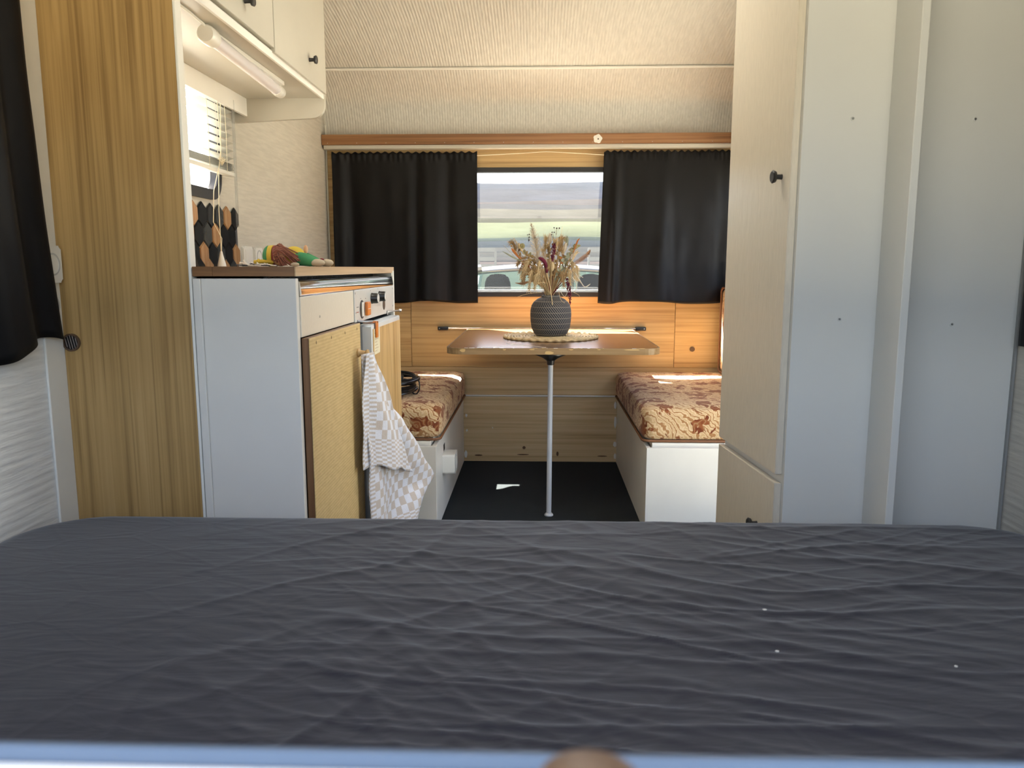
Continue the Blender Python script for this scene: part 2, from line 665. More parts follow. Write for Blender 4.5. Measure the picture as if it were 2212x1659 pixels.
# ================================================================== OUTSIDE
def m_ground():
    m = mat('gravel_ground', (.3, .28, .22), .9)
    n = N(m)
    a = n.n('ShaderNodeTexNoise', Scale=2.5, Detail=8.)
    n.l(n.coord(), a.inputs[0])
    n.l(n.ramp(a.outputs[0], [(.35, (.13, .13, .105)), (.6, (.20, .19, .165))]), n.b.inputs['Base Color'])
    n.bump(a.outputs[0], .4, .03)
    return m


bm = bm_new()
sheet_grid(bm, 30, 30, lambda u, v: Vector((-40 + 80 * u, -30 + 80 * v, -.46 + .01 * noise.noise(Vector((u * 30, v * 30, 0))))))
struct('ground', bm, m_ground(), 'pale gravel yard the caravan and the car stand on', 'ground')

hill = thing('hillside', 'pale hazy terraced bank seen through the far window above the car roof', 'hillside', (0, 16, -.46))
hill['kind'] = 'structure'
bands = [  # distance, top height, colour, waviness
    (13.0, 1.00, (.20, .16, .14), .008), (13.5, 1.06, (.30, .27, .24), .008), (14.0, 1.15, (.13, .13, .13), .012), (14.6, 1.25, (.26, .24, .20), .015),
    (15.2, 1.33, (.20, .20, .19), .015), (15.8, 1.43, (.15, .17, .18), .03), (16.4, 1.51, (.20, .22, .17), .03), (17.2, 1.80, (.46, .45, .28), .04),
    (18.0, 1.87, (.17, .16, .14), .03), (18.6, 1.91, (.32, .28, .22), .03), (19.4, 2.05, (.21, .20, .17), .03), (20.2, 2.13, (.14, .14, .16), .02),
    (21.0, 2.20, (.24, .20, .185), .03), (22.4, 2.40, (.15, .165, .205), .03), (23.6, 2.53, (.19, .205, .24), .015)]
for i, (d, z, c, wv) in enumerate(bands):
    z = .948 + (z - .948) * d / 15
    wv = wv * d / 15
    bm = bm_new()
    nx = 40
    pts_t = [(-12 + 24 * k / nx, z + wv * noise.noise(Vector((k * .22 + i * 7.1, i * 3.3, 0))) * 2) for k in range(nx + 1)]
    poly = [(-12, -.5)] + pts_t + [(12, -.5)]
    prism(bm, poly, 'y', d, d + .5)
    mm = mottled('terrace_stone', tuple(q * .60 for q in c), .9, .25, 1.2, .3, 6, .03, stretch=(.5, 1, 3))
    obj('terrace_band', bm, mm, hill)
for k, (x, d) in enumerate(((-.78, 12.0), (.90, 12.0))):
    bm = bm_new()
    zz = .98
    w = .13
    base = -.46
    tube(bm, [(x - w, d, base), (x - w, d, zz + .26)], .02, 6)
    tube(bm, [(x + w, d, base), (x + w, d, zz + .26)], .02, 6)
    tube(bm, [(x - w, d + .3, base), (x - w, d + .3, zz)], .02, 6)
    tube(bm, [(x + w, d + .3, base), (x + w, d + .3, zz)], .02, 6)
    box(bm, x - w, x + w, d - .02, d + .32, zz - .02, zz + .02)
    for q in (.10, .24):
        box(bm, x - w, x + w, d - .015, d + .015, zz + q - .03, zz + q + .03)
    o = obj('slatted_stool', bm, mottled('weathered_white_wood', (.10, .10, .095), .7))
    tag(o, ('small white slatted stool outside, left of the dried flowers', 'small white slatted stool outside, beside the right curtain')[k], 'stool', 'stools outside')

# --- the car in front of the caravan
car = thing('car', 'car with dark headrests parked outside behind the dried flowers', 'car', (.06, 7.4, -.46))
cm = mottled('silver_car_paint', (.035, .037, .04), .3, .03, 4, 0, coat=.6)
bm = bm_new()
prism(bm, [(5.3, -.25), (5.25, .2), (5.35, .52), (5.9, .56), (8.5, .54), (9.4, .42), (9.7, .2), (9.7, -.25)], 'x', -.78, .90)
bmesh.ops.bevel(bm, geom=list(bm.edges), offset=.05, segments=2, affect='EDGES')
obj('body', bm, cm, car, True)
bm = bm_new()
sheet_grid(bm, 16, 10, lambda u, v: Vector((.06 + (u - .5) * 1.36, 6.05 + 1.75 * v, .985 - .05 * (2 * u - 1) ** 2 - .03 * (2 * v - 1) ** 2 - .12 * max(0, abs(2 * u - 1) - .85))))
o = obj('roof', bm, cm, car, True)
solidify(o, .03, -1)
for s in (-1, 1):
    obj('pillar', tube(bm_new(), [(.06 + s * .76, 5.75, .54), (.06 + s * .72, 5.88, .80), (.06 + s * .64, 6.02, .92), (.06 + s * .5, 6.06, .945)], [.05, .045, .04, .03], 8), cm, car, True)
    obj('pillar', tube(bm_new(), [(.06 + s * .76, 8.5, .52), (.06 + s * .64, 7.8, .93)], .04, 8), cm, car, True)
    obj('pillar', tube(bm_new(), [(.06 + s * .80, 7.0, .50), (.06 + s * .66, 7.0, .94)], .04, 8), 'black', car, True)
for (y0, z0, y1, z1), nm in (((5.8, .57, 6.06, .93), 'rear_glass'), ((8.45, .55, 7.82, .93), 'windscreen')):
    bm = bm_new()
    sheet_grid(bm, 8, 4, lambda u, v: Vector((.06 + (u - .5) * (1.5 - .18 * v), y0 + (y1 - y0) * v, z0 + (z1 - z0) * v)))
    obj(nm, bm, 'car_glass', car, True)
hm = mottled('dark_green_grey_fabric', (.006, .010, .0095), .9, .05, 6, 0, spec=.05)
for x in (-.385, .50):
    bm = bm_new()
    prism(bm, [(x + (px) * .125, .70 + pz) for px, pz in ((-1, 0), (1, 0), (1, .06), (.93, .13), (.7, .175), (.35, .19), (-.35, .19), (-.7, .175), (-.93, .13), (-1, .06))], 'y', 7.44, 7.55)
    bmesh.ops.bevel(bm, geom=list(bm.edges), offset=.015, segments=2, affect='EDGES')
    obj('headrest', bm, hm, car, True)
    obj('seat_back', B(x - .25, x + .25, 7.4, 7.58, .1, .66, .06, 3), hm, car, True)
    for s in (-.05, .05):
        obj('headrest_post', tube(bm_new(), [(x + s, 7.5, .64), (x + s, 7.5, .73)], .008, 6), 'steel', car)
obj('seat_belt', B(.28, .33, 7.2, 7.21, .3, .93), mat('grey_belt', (.12, .13, .13), .7), car)
obj('mirror', B(-.02, .16, 7.85, 7.88, .80, .86, .01), 'black', car)

# ================================================================== SHELL
struct('floor', B(XL - T, XR + T, .0 + YR - T, YF + T, -.05, 0), 'carpet', 'charcoal carpet on the caravan floor', 'floor')


def wall_with_holes(axis, a0, a1, b0, b1, z0, z1, holes):
    """wall slab across axis from a0 to a1, spanning b0..b1 and z0..z1, with rectangular holes"""
    bm = bm_new()
    ys = sorted({b0, b1, *[h[0] for h in holes], *[h[1] for h in holes]})
    zs = sorted({z0, z1, *[h[2] for h in holes], *[h[3] for h in holes]})
    for i in range(len(ys) - 1):
        for j in range(len(zs) - 1):
            yc, zc = (ys[i] + ys[i + 1]) / 2, (zs[j] + zs[j + 1]) / 2
            if any(h[0] < yc < h[1] and h[2] < zc < h[3] for h in holes):
                continue
            if axis == 'x':
                box(bm, a0, a1, ys[i], ys[i + 1], zs[j], zs[j + 1])
            else:
                box(bm, ys[i], ys[i + 1], a0, a1, zs[j], zs[j + 1])
    return bm


struct('wall_bedside', B(XL - T, XL, YR - T, 1.61, 0, 1.96), wallpaper('wallpaper_side_lightened', (.80, .79, .76), 'y', 'z', .016, .5),  # same paper as the kitchen wall, coloured lighter to stand in for brighter light
       'embossed wallpaper wall, lightened in colour, beside the left end of the bed', 'wall')
wl = struct('wall_left', wall_with_holes('x', XL - T, XL, 1.61, YF + T, 0, 1.96, [(1.76, 2.44, 1.175, 1.50)]), 'wall',
            'warm white embossed wallpaper wall behind the kitchen worktop', 'wall')
struct('wall_right', wall_with_holes('x', XR, XR + T, YR - T, YF + T, 0, 1.96, [(2.02, 2.64, .05, 1.82), (2.77, 3.63, .88, 1.40)]), 'wall',
       'warm white embossed wallpaper wall on the entrance side', 'wall')
WX0, WX1, WZ0, WZ1 = -.76, .78, .815, 1.408
wf = struct('wall_far', wall_with_holes('y', YF + .006, YF + T, XL, XR, 0, 1.62, [(WX0, WX1, WZ0, WZ1)]), 'oak_far',
            'honey oak panelled far wall around the window', 'wall')
# oak panels on the far wall, each its own board with a fine joint
J = .0012
for (x0, x1, z0, z1) in ((XL, XR, 0, .325), (XL, XR, .335, .469), (XL, -.614, .471, .812), (-.612, .655, .471, .812), (.657, XR, .471, .812),
                         (XL, WX0 - .003, .814, 1.41), (WX1 + .003, XR, .814, 1.41), (XL, XR, 1.412, 1.62)):
    obj('oak_panel', B(x0 + J / 2, x1 - J / 2, YF, YF + .006, z0 + J / 2, z1 - J / 2, .0006, 1), 'oak_far' if z1 > .5 else 'oak_low', wf)
for k, (x, z, rx, rz) in enumerate(((.380, .285, .007, .018), (.381, .20, .006, .03), (.381, .09, .009, .013), (.383, .03, .007, .014), (-.349, .23, .006, .008), (-.347, .155, .005, .006), (-.353, .035, .008, .018), (-.22, .17, .003, .003))):
    bm = bm_new()
    ball(bm, (x, YF, z), (rx, .002, rz), 10, 6)
    for v in bm.verts:
        v.co.z += .003 * math.sin(v.co.x * 900 + k)
    obj('paint_dab', bm, 'white', wf, True)
for (x, z, rx, rz) in ((-.07, .035, .03, .003), (-.065, .07, .008, .008), (.32, .03, .025, .003), (-.29, .03, .02, .004), (.10, .04, .006, .012)):
    obj('scuff_mark', ball(bm_new(), (x, YF, z), (rx, .001, rz), 8, 5), mat('dark_scuff', (.14, .07, .03), .8), wf, True)
tr = struct('trim_1', tube(bm_new(), [(-.36, YF - .004, .330), (.392, YF - .004, .330)], .0042, 8), 'white', 'thin white bead between the oak panels of the far wall', 'trim', True)
hole = obj('cable_bung', lathe(bm_new(), [(.012, 0), (.012, .004), (.009, .006), (.004, .006)], (.742, YF - .006, .561), 'y', 20), 'brown_plastic', smooth=True)
tag(hole, 'small round brown plug in the oak wall above the right seat', 'plug')

# ceiling curving down into the far wall
prof = [(YF + .02, 1.50), (YF, 1.555), (3.735, 1.62), (3.70, 1.69), (3.63, 1.752), (3.51, 1.803), (3.34, 1.852), (3.15, 1.893), (2.95, 1.92), (2.7, 1.932), (YR - T, 1.935)]
fine = []
for a, b in zip(prof, prof[1:]):
    for k in range(4):
        fine.append((a[0] + (b[0] - a[0]) * k / 4, a[1] + (b[1] - a[1]) * k / 4))
fine.append(prof[-1])
HX0, HX1, HY0, HY1 = -.18, .24, 1.85, 2.25          # roof hatch opening
bm = bm_new()


def ceil_strip(x0, x1, pr):
    lo = [(y, z) for y, z in pr]
    hi = [(y + (.03 if y > 3.6 else 0), z + .03) for y, z in reversed(pr)]
    prism(bm, lo + hi, 'x', x0, x1)


ceil_strip(XL - T, HX0, fine)
ceil_strip(HX1, XR + T, fine)
ceil_strip(HX0, HX1, [p for p in fine if p[0] > HY1] + [(HY1, 1.9335)])
ceil_strip(HX0, HX1, [(HY0, 1.934), (YR - T, 1.935)])
struct('ceiling', bm, 'ceil', 'off white ribbed ceiling curving down to the far wall', 'ceiling', True)
struct('trim_2', tube(bm_new(), [(XL, 3.505, 1.797), (XR, 3.505, 1.797)], .0055, 8), 'white', 'thin cream bead across the curved ceiling', 'trim', True)
struct('trim_3', B(XL, XL + .006, YF - .012, YF - .001, .94, 1.62, .002), 'white', 'thin white corner bead beside the left far curtain', 'trim')
# roof hatch with a milky dome
rh = thing('window_4', 'square roof hatch with a milky dome in the ceiling', 'roof hatch', ((HX0 + HX1) / 2, (HY0 + HY1) / 2, 1.93))
rh['kind'] = 'structure'
obj('hatch_frame', ring_prism(bm_new(), rrect(HX0 - .03, HX1 + .03, HY0 - .03, HY1 + .03, .03), rrect(HX0, HX1, HY0, HY1, .02), 'z', 1.92, 1.985), 'plate', rh, True)
md = bpy.data.materials.new('milky_dome')
md.use_nodes = True
nt = md.node_tree
nt.nodes.clear()
_o = nt.nodes.new('ShaderNodeOutputMaterial')
_t = nt.nodes.new('ShaderNodeBsdfTranslucent')
_t.inputs[0].default_value = (.30, .30, .29, 1)
nt.links.new(_t.outputs[0], _o.inputs[0])
bm = bm_new()
sheet_grid(bm, 8, 8, lambda u, v: Vector((HX0 - .02 + (HX1 - HX0 + .04) * u, HY0 - .02 + (HY1 - HY0 + .04) * v, 1.986 + .05 * (1 - (2 * u - 1) ** 4) * (1 - (2 * v - 1) ** 4))))
obj('dome', bm, md, rh, True)

# rear wall the camera looks in over: only its sill shows
struct('wall_rear', wall_with_holes('y', YR - T, YR, XL, XR, 0, 1.96, [(-.85, .82, .798, 1.52)]), 'white', 'white rear wall below the open window in the foreground', 'wall')
w3 = thing('window_3', 'open rear window with a white sill along the bottom of the picture', 'window', (-.015, .19, .80))
w3['kind'] = 'structure'
obj('sill', B(-.85, .82, .10, .199, .7985, .8095, .003), 'white_gloss', w3)
obj('rubber_seal', tube(bm_new(), [(-.85, .2055, .8035), (.82, .2055, .8035)], .0058, 8), 'seal', w3, True)
bm = bm_new()
lathe(bm, [(.0135, 0), (.0145, .004), (.0145, .016), (.012, .021), (.006, .023)], (.0125, .165, .8095), 'z', 24)
o = obj('window_catch', bm, 'brown_plastic', smooth=True)
tag(o, 'brown window catch on the white sill in the foreground', 'catch')

# far window
w1 = thing('window_1', 'wide far window with black rubber frame between the curtains', 'window', (.01, YF + .02, WZ0))
w1['kind'] = 'structure'
obj('frame', ring_prism(bm_new(), rrect(WX0 - .003, WX1 + .003, WZ0 - .004, WZ1 + .004, .09), rrect(WX0 + .018, WX1 - .018, WZ0 + .019, WZ1 - .018, .075), 'y', YF - .008, YF + .03), 'rubber', w1, True)
obj('sill_strip', B(WX0 + .09, WX1 - .09, YF + .012, YF + .028, WZ0 + .018, WZ0 + .028, .002), 'alu', w1)
bm = bm_new()
sheet_grid(bm, 24, 8, lambda u, v: Vector((WX0 - .02 + (WX1 - WX0 + .04) * u, YF + .085 - .05 * v - .014 * (2 * u - 1) ** 2, WZ0 - .01 + (WZ1 - WZ0 + .02) * v)))
obj('pane', bm, 'pane', w1, 'all')

# kitchen window in the left wall
w2 = thing('window_2', 'kitchen window with rounded black rubber frame behind the blind', 'window', (XL, 2.1, 1.16))
w2['kind'] = 'structure'
obj('frame', ring_prism(bm_new(), rrect(1.735, 2.465, 1.153, 1.51, .07), rrect(1.765, 2.435, 1.183, 1.49, .05), 'x', XL - .012, XL + .012), 'rubber', w2, True)
obj('pane', B(XL - .03, XL - .027, 1.75, 2.45, 1.165, 1.505), 'pane_k', w2)
# dinette side window and the open entrance
w5 = thing('window_5', 'side window above the right bench, hidden by the wardrobe', 'window', (XR, 3.2, .88))
w5['kind'] = 'structure'
obj('frame', ring_prism(bm_new(), rrect(2.75, 3.65, .86, 1.42, .07), rrect(2.785, 3.615, .895, 1.385, .05), 'x', XR - .008, XR + .03), 'rubber', w5, True)
obj('pane', B(XR + .02, XR + .023, 2.77, 3.63, .88, 1.40), 'pane_k', w5)
d1 = thing('door_1', 'white frame of the open entrance door beyond the wardrobe', 'door frame', (XR, 2.33, .02))
d1['kind'] = 'structure'
for y in (2.02, 2.62):
    obj('jamb', B(XR - .012, XR + T, y, y + .022, .05, 1.82, .002), 'white', d1)
obj('head', B(XR - .012, XR + T, 2.042, 2.62, 1.798, 1.82, .002), 'white', d1)
obj('threshold', B(XR - .012, XR + T, 2.042, 2.62, .05, .06, .002), 'alu', d1)

# ================================================================== LEFT PARTITION (oak)
pw = struct('wall_partition', B(XL, -.722, 1.60, 1.622, 0, 1.93, .001, 1), 'oak_part', 'tall oak partition panel to the left of the kitchen', 'wall')
obj('edge_strip', B(-.7215, -.7155, 1.598, 1.624, 0, 1.93, .0015), 'white', pw)
tc = struct('trim_4', B(XL, XL + .005, 1.535, 1.5995, .30, 1.93, .002), 'white', 'white corner strip between the left wall and the oak partition', 'trim')
vt = thing('vent_grille', 'round brown slatted vent in the oak partition beside the curtain', 'vent', (-.979, 1.60, .775))
obj('ring', ring_prism(bm_new(), [(-.979 + .0185 * math.cos(a * PI / 16), .793 + .0185 * math.sin(a * PI / 16)) for a in range(32)], [(-.979 + .0150 * math.cos(a * PI / 16), .793 + .0150 * math.sin(a * PI / 16)) for a in range(32)], 'y', 1.594, 1.5995), 'brown_plastic', vt, True)
obj('backing', lathe(bm_new(), [(.0152, 0), (.0152, .001)], (-.979, 1.5985, .793), 'y', 24), 'black', vt)
for k in range(-2, 3):
    h = math.sqrt(.0148 ** 2 - (k * .0055) ** 2)
    bm = bm_new()
    tube(bm, [(-.979 + k * .0055 - .003 * h / .015, 1.5965, .793 + h), (-.979 + k * .0055 + .003 * h / .015, 1.5965, .793 - h)], .0013, 6)
    obj('slat', bm, 'brown_plastic', vt)


def socket(name, label, axis, sgn, c, w, h, t, grp=None, plain=False):
    """wall socket plate facing sgn*axis, centre c on the wall face"""
    s = thing(name, label, 'socket', c, grp)
    a, b = c[{'x': 1, 'y': 0}[axis]], c[2]
    pl = rrect(a - w / 2, a + w / 2, b - h / 2, b + h / 2, min(w, h) * .12)
    f = c['xy'.index(axis)]
    lo, hi = sorted((f + sgn * .0005, f + sgn * t))
    bm = bm_new()
    prism(bm, pl, axis, lo, hi)
    bmesh.ops.bevel(bm, geom=[e for e in bm.edges if abs(e.verts[0].co['xy'.index(axis)] - (f + sgn * t)) < 1e-6 and abs(e.verts[1].co['xy'.index(axis)] - (f + sgn * t)) < 1e-6], offset=.003, segments=2, affect='EDGES')
    p = obj('plate', bm, 'plate', s, True)
    if plain:
        a0, a1 = sorted((f + sgn * t, f + sgn * (t + .002)))
        obj('rocker', prism(bm_new(), rrect(a - w * .34, a + w * .34, b - h * .34, b + h * .34, .004), axis, a0, a1), 'plate', s)
        return s
    rr = min(w, h) * .33
    pos = list(c)
    pos['xy'.index(axis)] = f + sgn * (t - .001)
    bm = bm_new()
    lathe(bm, [(rr + .003, 0), (rr + .003, sgn * .002), (rr, sgn * .002), (rr * .9, -sgn * .003), (.001, -sgn * .003)], pos, axis, 24, False)
    obj('well', bm, mat('socket_well', (.48, .48, .46), .4), s, True)
    for dz in (-.009, .009):
        q = list(pos)
        q[2] += dz
        obj('pin_hole', lathe(bm_new(), [(.0025, -sgn * .003), (.0025, -sgn * .002)], q, axis, 8), 'black', s)
    return s


socket('wall_socket', 'upper white socket on the left wall beside the near left curtain', 'x', 1, (XL + .005, 1.557, .955), .06, .075, .016)
socket('wall_socket', 'lower white socket on the left wall, almost covered by the near curtain', 'x', 1, (XL + .005, 1.559, .872), .05, .07, .009)

# ================================================================== RIGHT WARDROBE
wd = thing('wardrobe', 'tall off white wardrobe with two slab doors on the right', 'wardrobe', (.73, 1.78, 0))
bm = bm_new()
prism(bm, [(.517, 1.600), (XR - .001, 1.600), (XR - .001, 1.985), (.486, 1.985)], 'z', 0, 1.93)
obj('body', bm, 'panel_paint', wd)
obj('side_batten', B(.683, .698, 1.493, 1.600, .30, 1.93, .001, 1), 'panel_paint', wd)
obj('wall_joint', B(XR - .006, XR - .002, 1.593, 1.600, .30, 1.93), mat('grey_mastic', (.25, .25, .24), .7), wd)


def wdoor(z0, z1):
    bm = bm_new()
    # slab following the skewed front: near edge (.502,1.612) to far edge (.468,1.985)
    poly = [(.5015, 1.612), (.516, 1.612), (.484, 1.985), (.4695, 1.985)]
    prism(bm, poly, 'z', z0, z1)
    bmesh.ops.bevel(bm, geom=list(bm.edges), offset=.0012, segments=2, affect='EDGES')
    return bm


def knob(parent, base, d, r=.0135, ln=.022):
    """round flat black knob standing out of a door along d"""
    d = Vector(d).normalized()
    b = Vector(base)
    bm = bm_new()
    tube(bm, [b, b + d * (ln * .25), b + d * (ln * .62), b + d * (ln * .66), b + d * (ln * .9), b + d * ln], [.0058, .0052, .0052, r * .85, r, r * .8], 18)
    return obj('knob', bm, 'black', parent, True, label='small round black knob')


du = wdoor(.517, 1.93)
du = obj('upper_door', du, 'door_paint', wd, True)
dl = obj('lower_door', wdoor(.03, .498), 'door_paint', wd, True)
nx = Vector((-.373, -.032, 0)).normalized()
knob(du, (.4985, 1.655, 1.132), nx)
knob(dl, (.4945, 1.70, .380), nx)
for (x, z) in ((.611, .845), (.613, 1.236), (.836, .835), (.848, 1.234)):
    o = obj('screw_cap', lathe(bm_new(), [(.0046, 0), (.0044, -.0012), (.003, -.0012), (.0024, -.0003)], (x, 1.600, z), 'y', 14), 'panel_paint', wd, True)
    obj('screw', lathe(bm_new(), [(.0021, 0), (.0021, -.0009)], (x, 1.5998, z), 'y', 10), mat('dull_screw', (.2, .2, .19), .4, .6), o)

# ================================================================== BED
BX0, BX1, BY0, BY1, BZ = -.99, .958, .235, 1.488, .466


def sd_rrect(x, y):
    cx, cy = (BX0 + BX1) / 2, (BY0 + BY1) / 2
    r = .17
    qx = abs(x - cx) - ((BX1 - BX0) / 2 - r)
    qy = abs(y - cy) - ((BY1 - BY0) / 2 - r)
    return r - (math.hypot(max(qx, 0), max(qy, 0)) + min(max(qx, qy), 0))   # distance to the outline, inside > 0


def ridge(x, y, ang, f, seed):
    c, s = math.cos(ang), math.sin(ang)
    u, v = c * x + s * y, -s * x + c * y
    w = noise.noise(Vector((u * .9, v * 1.4, seed))) * .22 + noise.noise(Vector((u * 4, v * 5, seed))) * .03
    nz = noise.noise(Vector((u * 1.6, (v + w) * f, seed + 4)))
    return max(0, 1 - abs(nz) * 4.5) ** 2


def bed_pt(u, v):
    x = BX0 + (BX1 - BX0) * u
    y = BY0 + (BY1 - BY0) * v
    cx, cy = (BX0 + BX1) / 2, (BY0 + BY1) / 2
    # round the plan corners
    ux, uy = 2 * u - 1, 2 * v - 1
    rr = .16
    qx, qy = abs(x - cx) - ((BX1 - BX0) / 2 - rr), abs(y - cy) - ((BY1 - BY0) / 2 - rr)
    if qx > 0 and qy > 0:
        l = math.hypot(qx, qy)
        mx = max(qx, qy)
        k = mx / l
        x = cx + math.copysign((BX1 - BX0) / 2 - rr + qx * k, ux)
        y = cy + math.copysign((BY1 - BY0) / 2 - rr + qy * k, uy)
    d = min(1, max(0, sd_rrect(x, y)) / .055)
    fall = (1 - math.sqrt(max(0, 1 - (1 - d) ** 2))) * .05
    side = max(0, -.55 - x) * .02
    z = BZ - fall
    amp = min(1, max(0, sd_rrect(x, y)) / .10)
    h = .0045 * noise.noise(Vector((x * 1.7, y * 2.2, .3)))
    h += .0022 * noise.noise(Vector((x * 4 + y * 2, y * 9, 1.7)))
    centre = math.exp(-((x - .35) / .75) ** 2)
    h += .0046 * ridge(x, y, -.16, 11, 2.1) * centre * (.4 + .6 * v)
    h += .0036 * ridge(x, y, -.34, 16, 9.4) * math.exp(-((x - .1) / .5) ** 2)
    h += .0030 * ridge(x, y, .62, 11, 5.2) * math.exp(-((x + .25) / .35) ** 2)
    h += .0030 * ridge(x, y, -.95, 10, 7.7) * math.exp(-((x + .3) / .4) ** 2 - ((y - .85) / .4) ** 2)
    h += .0020 * ridge(x, y, .15, 22, 3.3) * (.3 + .7 * centre)
    h += .0016 * ridge(x, y, -.5, 24, 8.8) * math.exp(-((x - .05) / .6) ** 2)
    h += .0010 * noise.noise(Vector((x * 14, y * 34, 3.1)))
    h += .0004 * noise.noise(Vector((x * 34 + y * 12, y * 60, 6.1)))
    calm = min(1, max(.12, (x + .80) / .55))
    return Vector((x, y, z + h * amp * calm * .85))


bed = thing('bed', 'wide bed under a creased charcoal fitted sheet in the foreground', 'bed', (-.016, .865, 0))
bm = bm_new()
sheet_grid(bm, 460, 300, bed_pt)
# skirt of the fitted sheet down the mattress sides
bound = [v for v in bm.verts if v.is_boundary]
es = [e for e in bm.edges if e.is_boundary]
g = bmesh.ops.extrude_edge_only(bm, edges=es)
for v in [q for q in g['geom'] if isinstance(q, bmesh.types.BMVert)]:
    v.co.z = .33
obj('fitted_sheet', bm, 'sheet', bed, 'all')
obj('mattress', B(BX0 + .03, BX1 - .03, BY0 + .03, BY1 - .03, .325, .392, .02), mat('mattress_ticking', (.6, .58, .53), .8), bed, True)
obj('base_box', B(BX0 + .01, BX1 - .01, BY0 + .01, BY1 - .005, .0, .325, .003), 'white', bed)
for k, (x, y, t) in enumerate(((.512, .905, 'near the right edge'), (.305, .935, 'right of the middle'), (.322, 1.05, 'behind the other crumbs'))):
    bm = bm_new()
    bmesh.ops.create_icosphere(bm, subdivisions=1, radius=.0022)
    zz = bed_pt((x - BX0) / (BX1 - BX0), (y - BY0) / (BY1 - BY0)).z
    for v in bm.verts:
        v.co = Vector((v.co.x * (1 + .3 * k), v.co.y, v.co.z * .6)) + Vector((x, y, zz + .0012))
    o = obj('crumb', bm, 'plate', smooth=True)
    tag(o, 'tiny white crumb on the dark sheet, ' + t, 'crumb', 'crumbs on the sheet')

# ================================================================== KITCHEN
KX = -.50
ku = thing('kitchen_unit', 'low kitchen cabinet with grey side panel and woven cane door', 'cabinet', (-.75, 1.86, 0))
obj('side_panel', B(-.714, KX, 1.603, 1.622, 0, .926, .0015), 'kitchen_side', ku)
obj('side_strip', B(-.7135, -.697, 1.596, 1.603, 0, .926, .002), 'kitchen_side', ku)
obj('end_panel', B(XL + .001, KX + .004, 2.672, 2.69, 0, .938, .0015), 'white', ku)
obj('back_panel', B(XL + .001, XL + .012, 1.622, 2.672, 0, .924), 'kitchen_side', ku)
obj('shelf_floor', B(XL + .012, KX - .02, 1.622, 2.10, .04, .055), 'kitchen_side', ku)
obj('divider', B(XL + .012, KX - .004, 2.098, 2.112, 0, .885), 'black', ku)
dw = obj('drawer_front', B(KX - .014, KX + .002, 1.624, 2.096, .802, .888, .0015), 'drawer', ku)
obj('nail_mark', ball(bm_new(), (KX + .002, 1.765, .838), (.0015, .006, .003), 8, 5), mat('dent', (.4, .36, .3), .6), dw)
kd = obj('door', B(KX, KX + .0155, 1.626, 2.098, .03, .800, .001, 1), 'teak_z', ku)
obj('cane_face', B(KX + .0155, KX + .0175, 1.626, 2.098, .03, .800, .0006, 1), 'cane', kd)
for y in (1.675, 1.80, 1.93, 2.06):
    obj('nail', ball(bm_new(), (KX + .0175, y, .787), (.0008, .0022, .004), 8, 5), mat('nail_hole', (.12, .07, .03), .7), kd)
hk = thing('towel_hook', 'small wooden peg on the cane door holding the tea towel', 'hook', (KX + .018, 2.06, .71))
obj('peg', lathe(bm_new(), [(.011, 0), (.012, .004), (.008, .007), (.006, .02), (.010, .026), (.009, .030)], (KX + .0178, 2.06, .722), 'x', 16), 'hook_wood', hk, True)

# worktop lid
wt = thing('worktop', 'wood laminate worktop lid over the kitchen unit', 'worktop', (-.745, 2.15, .924))
obj('slab', B(XL + .001, KX - .001, 1.6235, 2.70, .9315, .9505, .001, 1), 'work_top', wt)
obj('end_edge', B(-.7145, -.672, 1.6000, 1.6235, .9305, .9505, .0008, 1), 'work_dark', wt)
obj('end_edge', B(-.6715, KX - .001, 1.5995, 1.6235, .9305, .9505, .0008, 1), 'work_dark', wt)
obj('front_edge', B(KX - .001, KX + .002, 1.600, 2.70, .9305, .9505, .0008, 1), 'work_lite', wt)

# hob below the lid
hb = thing('hob', 'gas hob with chrome front strip beneath the worktop lid', 'hob', (-.74, 2.15, .888))
obj('tray', B(XL + .014, KX - .006, 1.624, 2.668, .889, .898, .001), 'black', hb)
sp = mottled('black_enamel', (.015, .015, .016), .25, .3, 90, .9, 160, .004)
obj('back_splash', B(-.575, -.565, 1.626, 2.668, .898, .9312), sp, hb)
bm = bm_new()
prism(bm, [(KX - .004, .890), (KX + .003, .889), (KX + .0045, .893), (KX + .0015, .9185), (KX - .003, .9205), (KX - .006, .919)], 'y', 1.626, 2.668)
obj('chrome_strip', bm, 'chrome', hb, True)
obj('end_cap', B(KX - .05, KX + .001, 2.660, 2.670, .9205, .9312), 'plate', hb)
for k, y in enumerate((1.66, 1.84, 1.98, 2.14, 2.28)):
    bm = bm_new()
    tube(bm, [(KX - .018, y, .898), (KX - .018, y + .006, .9185), (KX - .018, y + .12, .9195), (KX - .026, y + .30, .9195)], .0017, 6)
    obj('grate_rod', bm, 'steel', hb, True)
for k, y in enumerate((1.72, 2.0)):
    obj('burner_cap', lathe(bm_new(), [(.03, 0), (.03, .006), (.02, .010)], (-.545, y + .1, .898), 'z', 20), 'black', hb, True)

# fridge
fr = thing('fridge', 'small built in fridge with oak door and metal control panel', 'fridge', (-.74, 2.38, 0))
obj('cabinet', B(XL + .014, KX - .004, 2.116, 2.668, .03, .79, .003), mat('dark_fridge_box', (.03, .03, .03), .6), fr)
cp = obj('control_panel', B(KX - .004, KX + .004, 2.10, 2.667, .800, .888, .001), 'alu', fr)


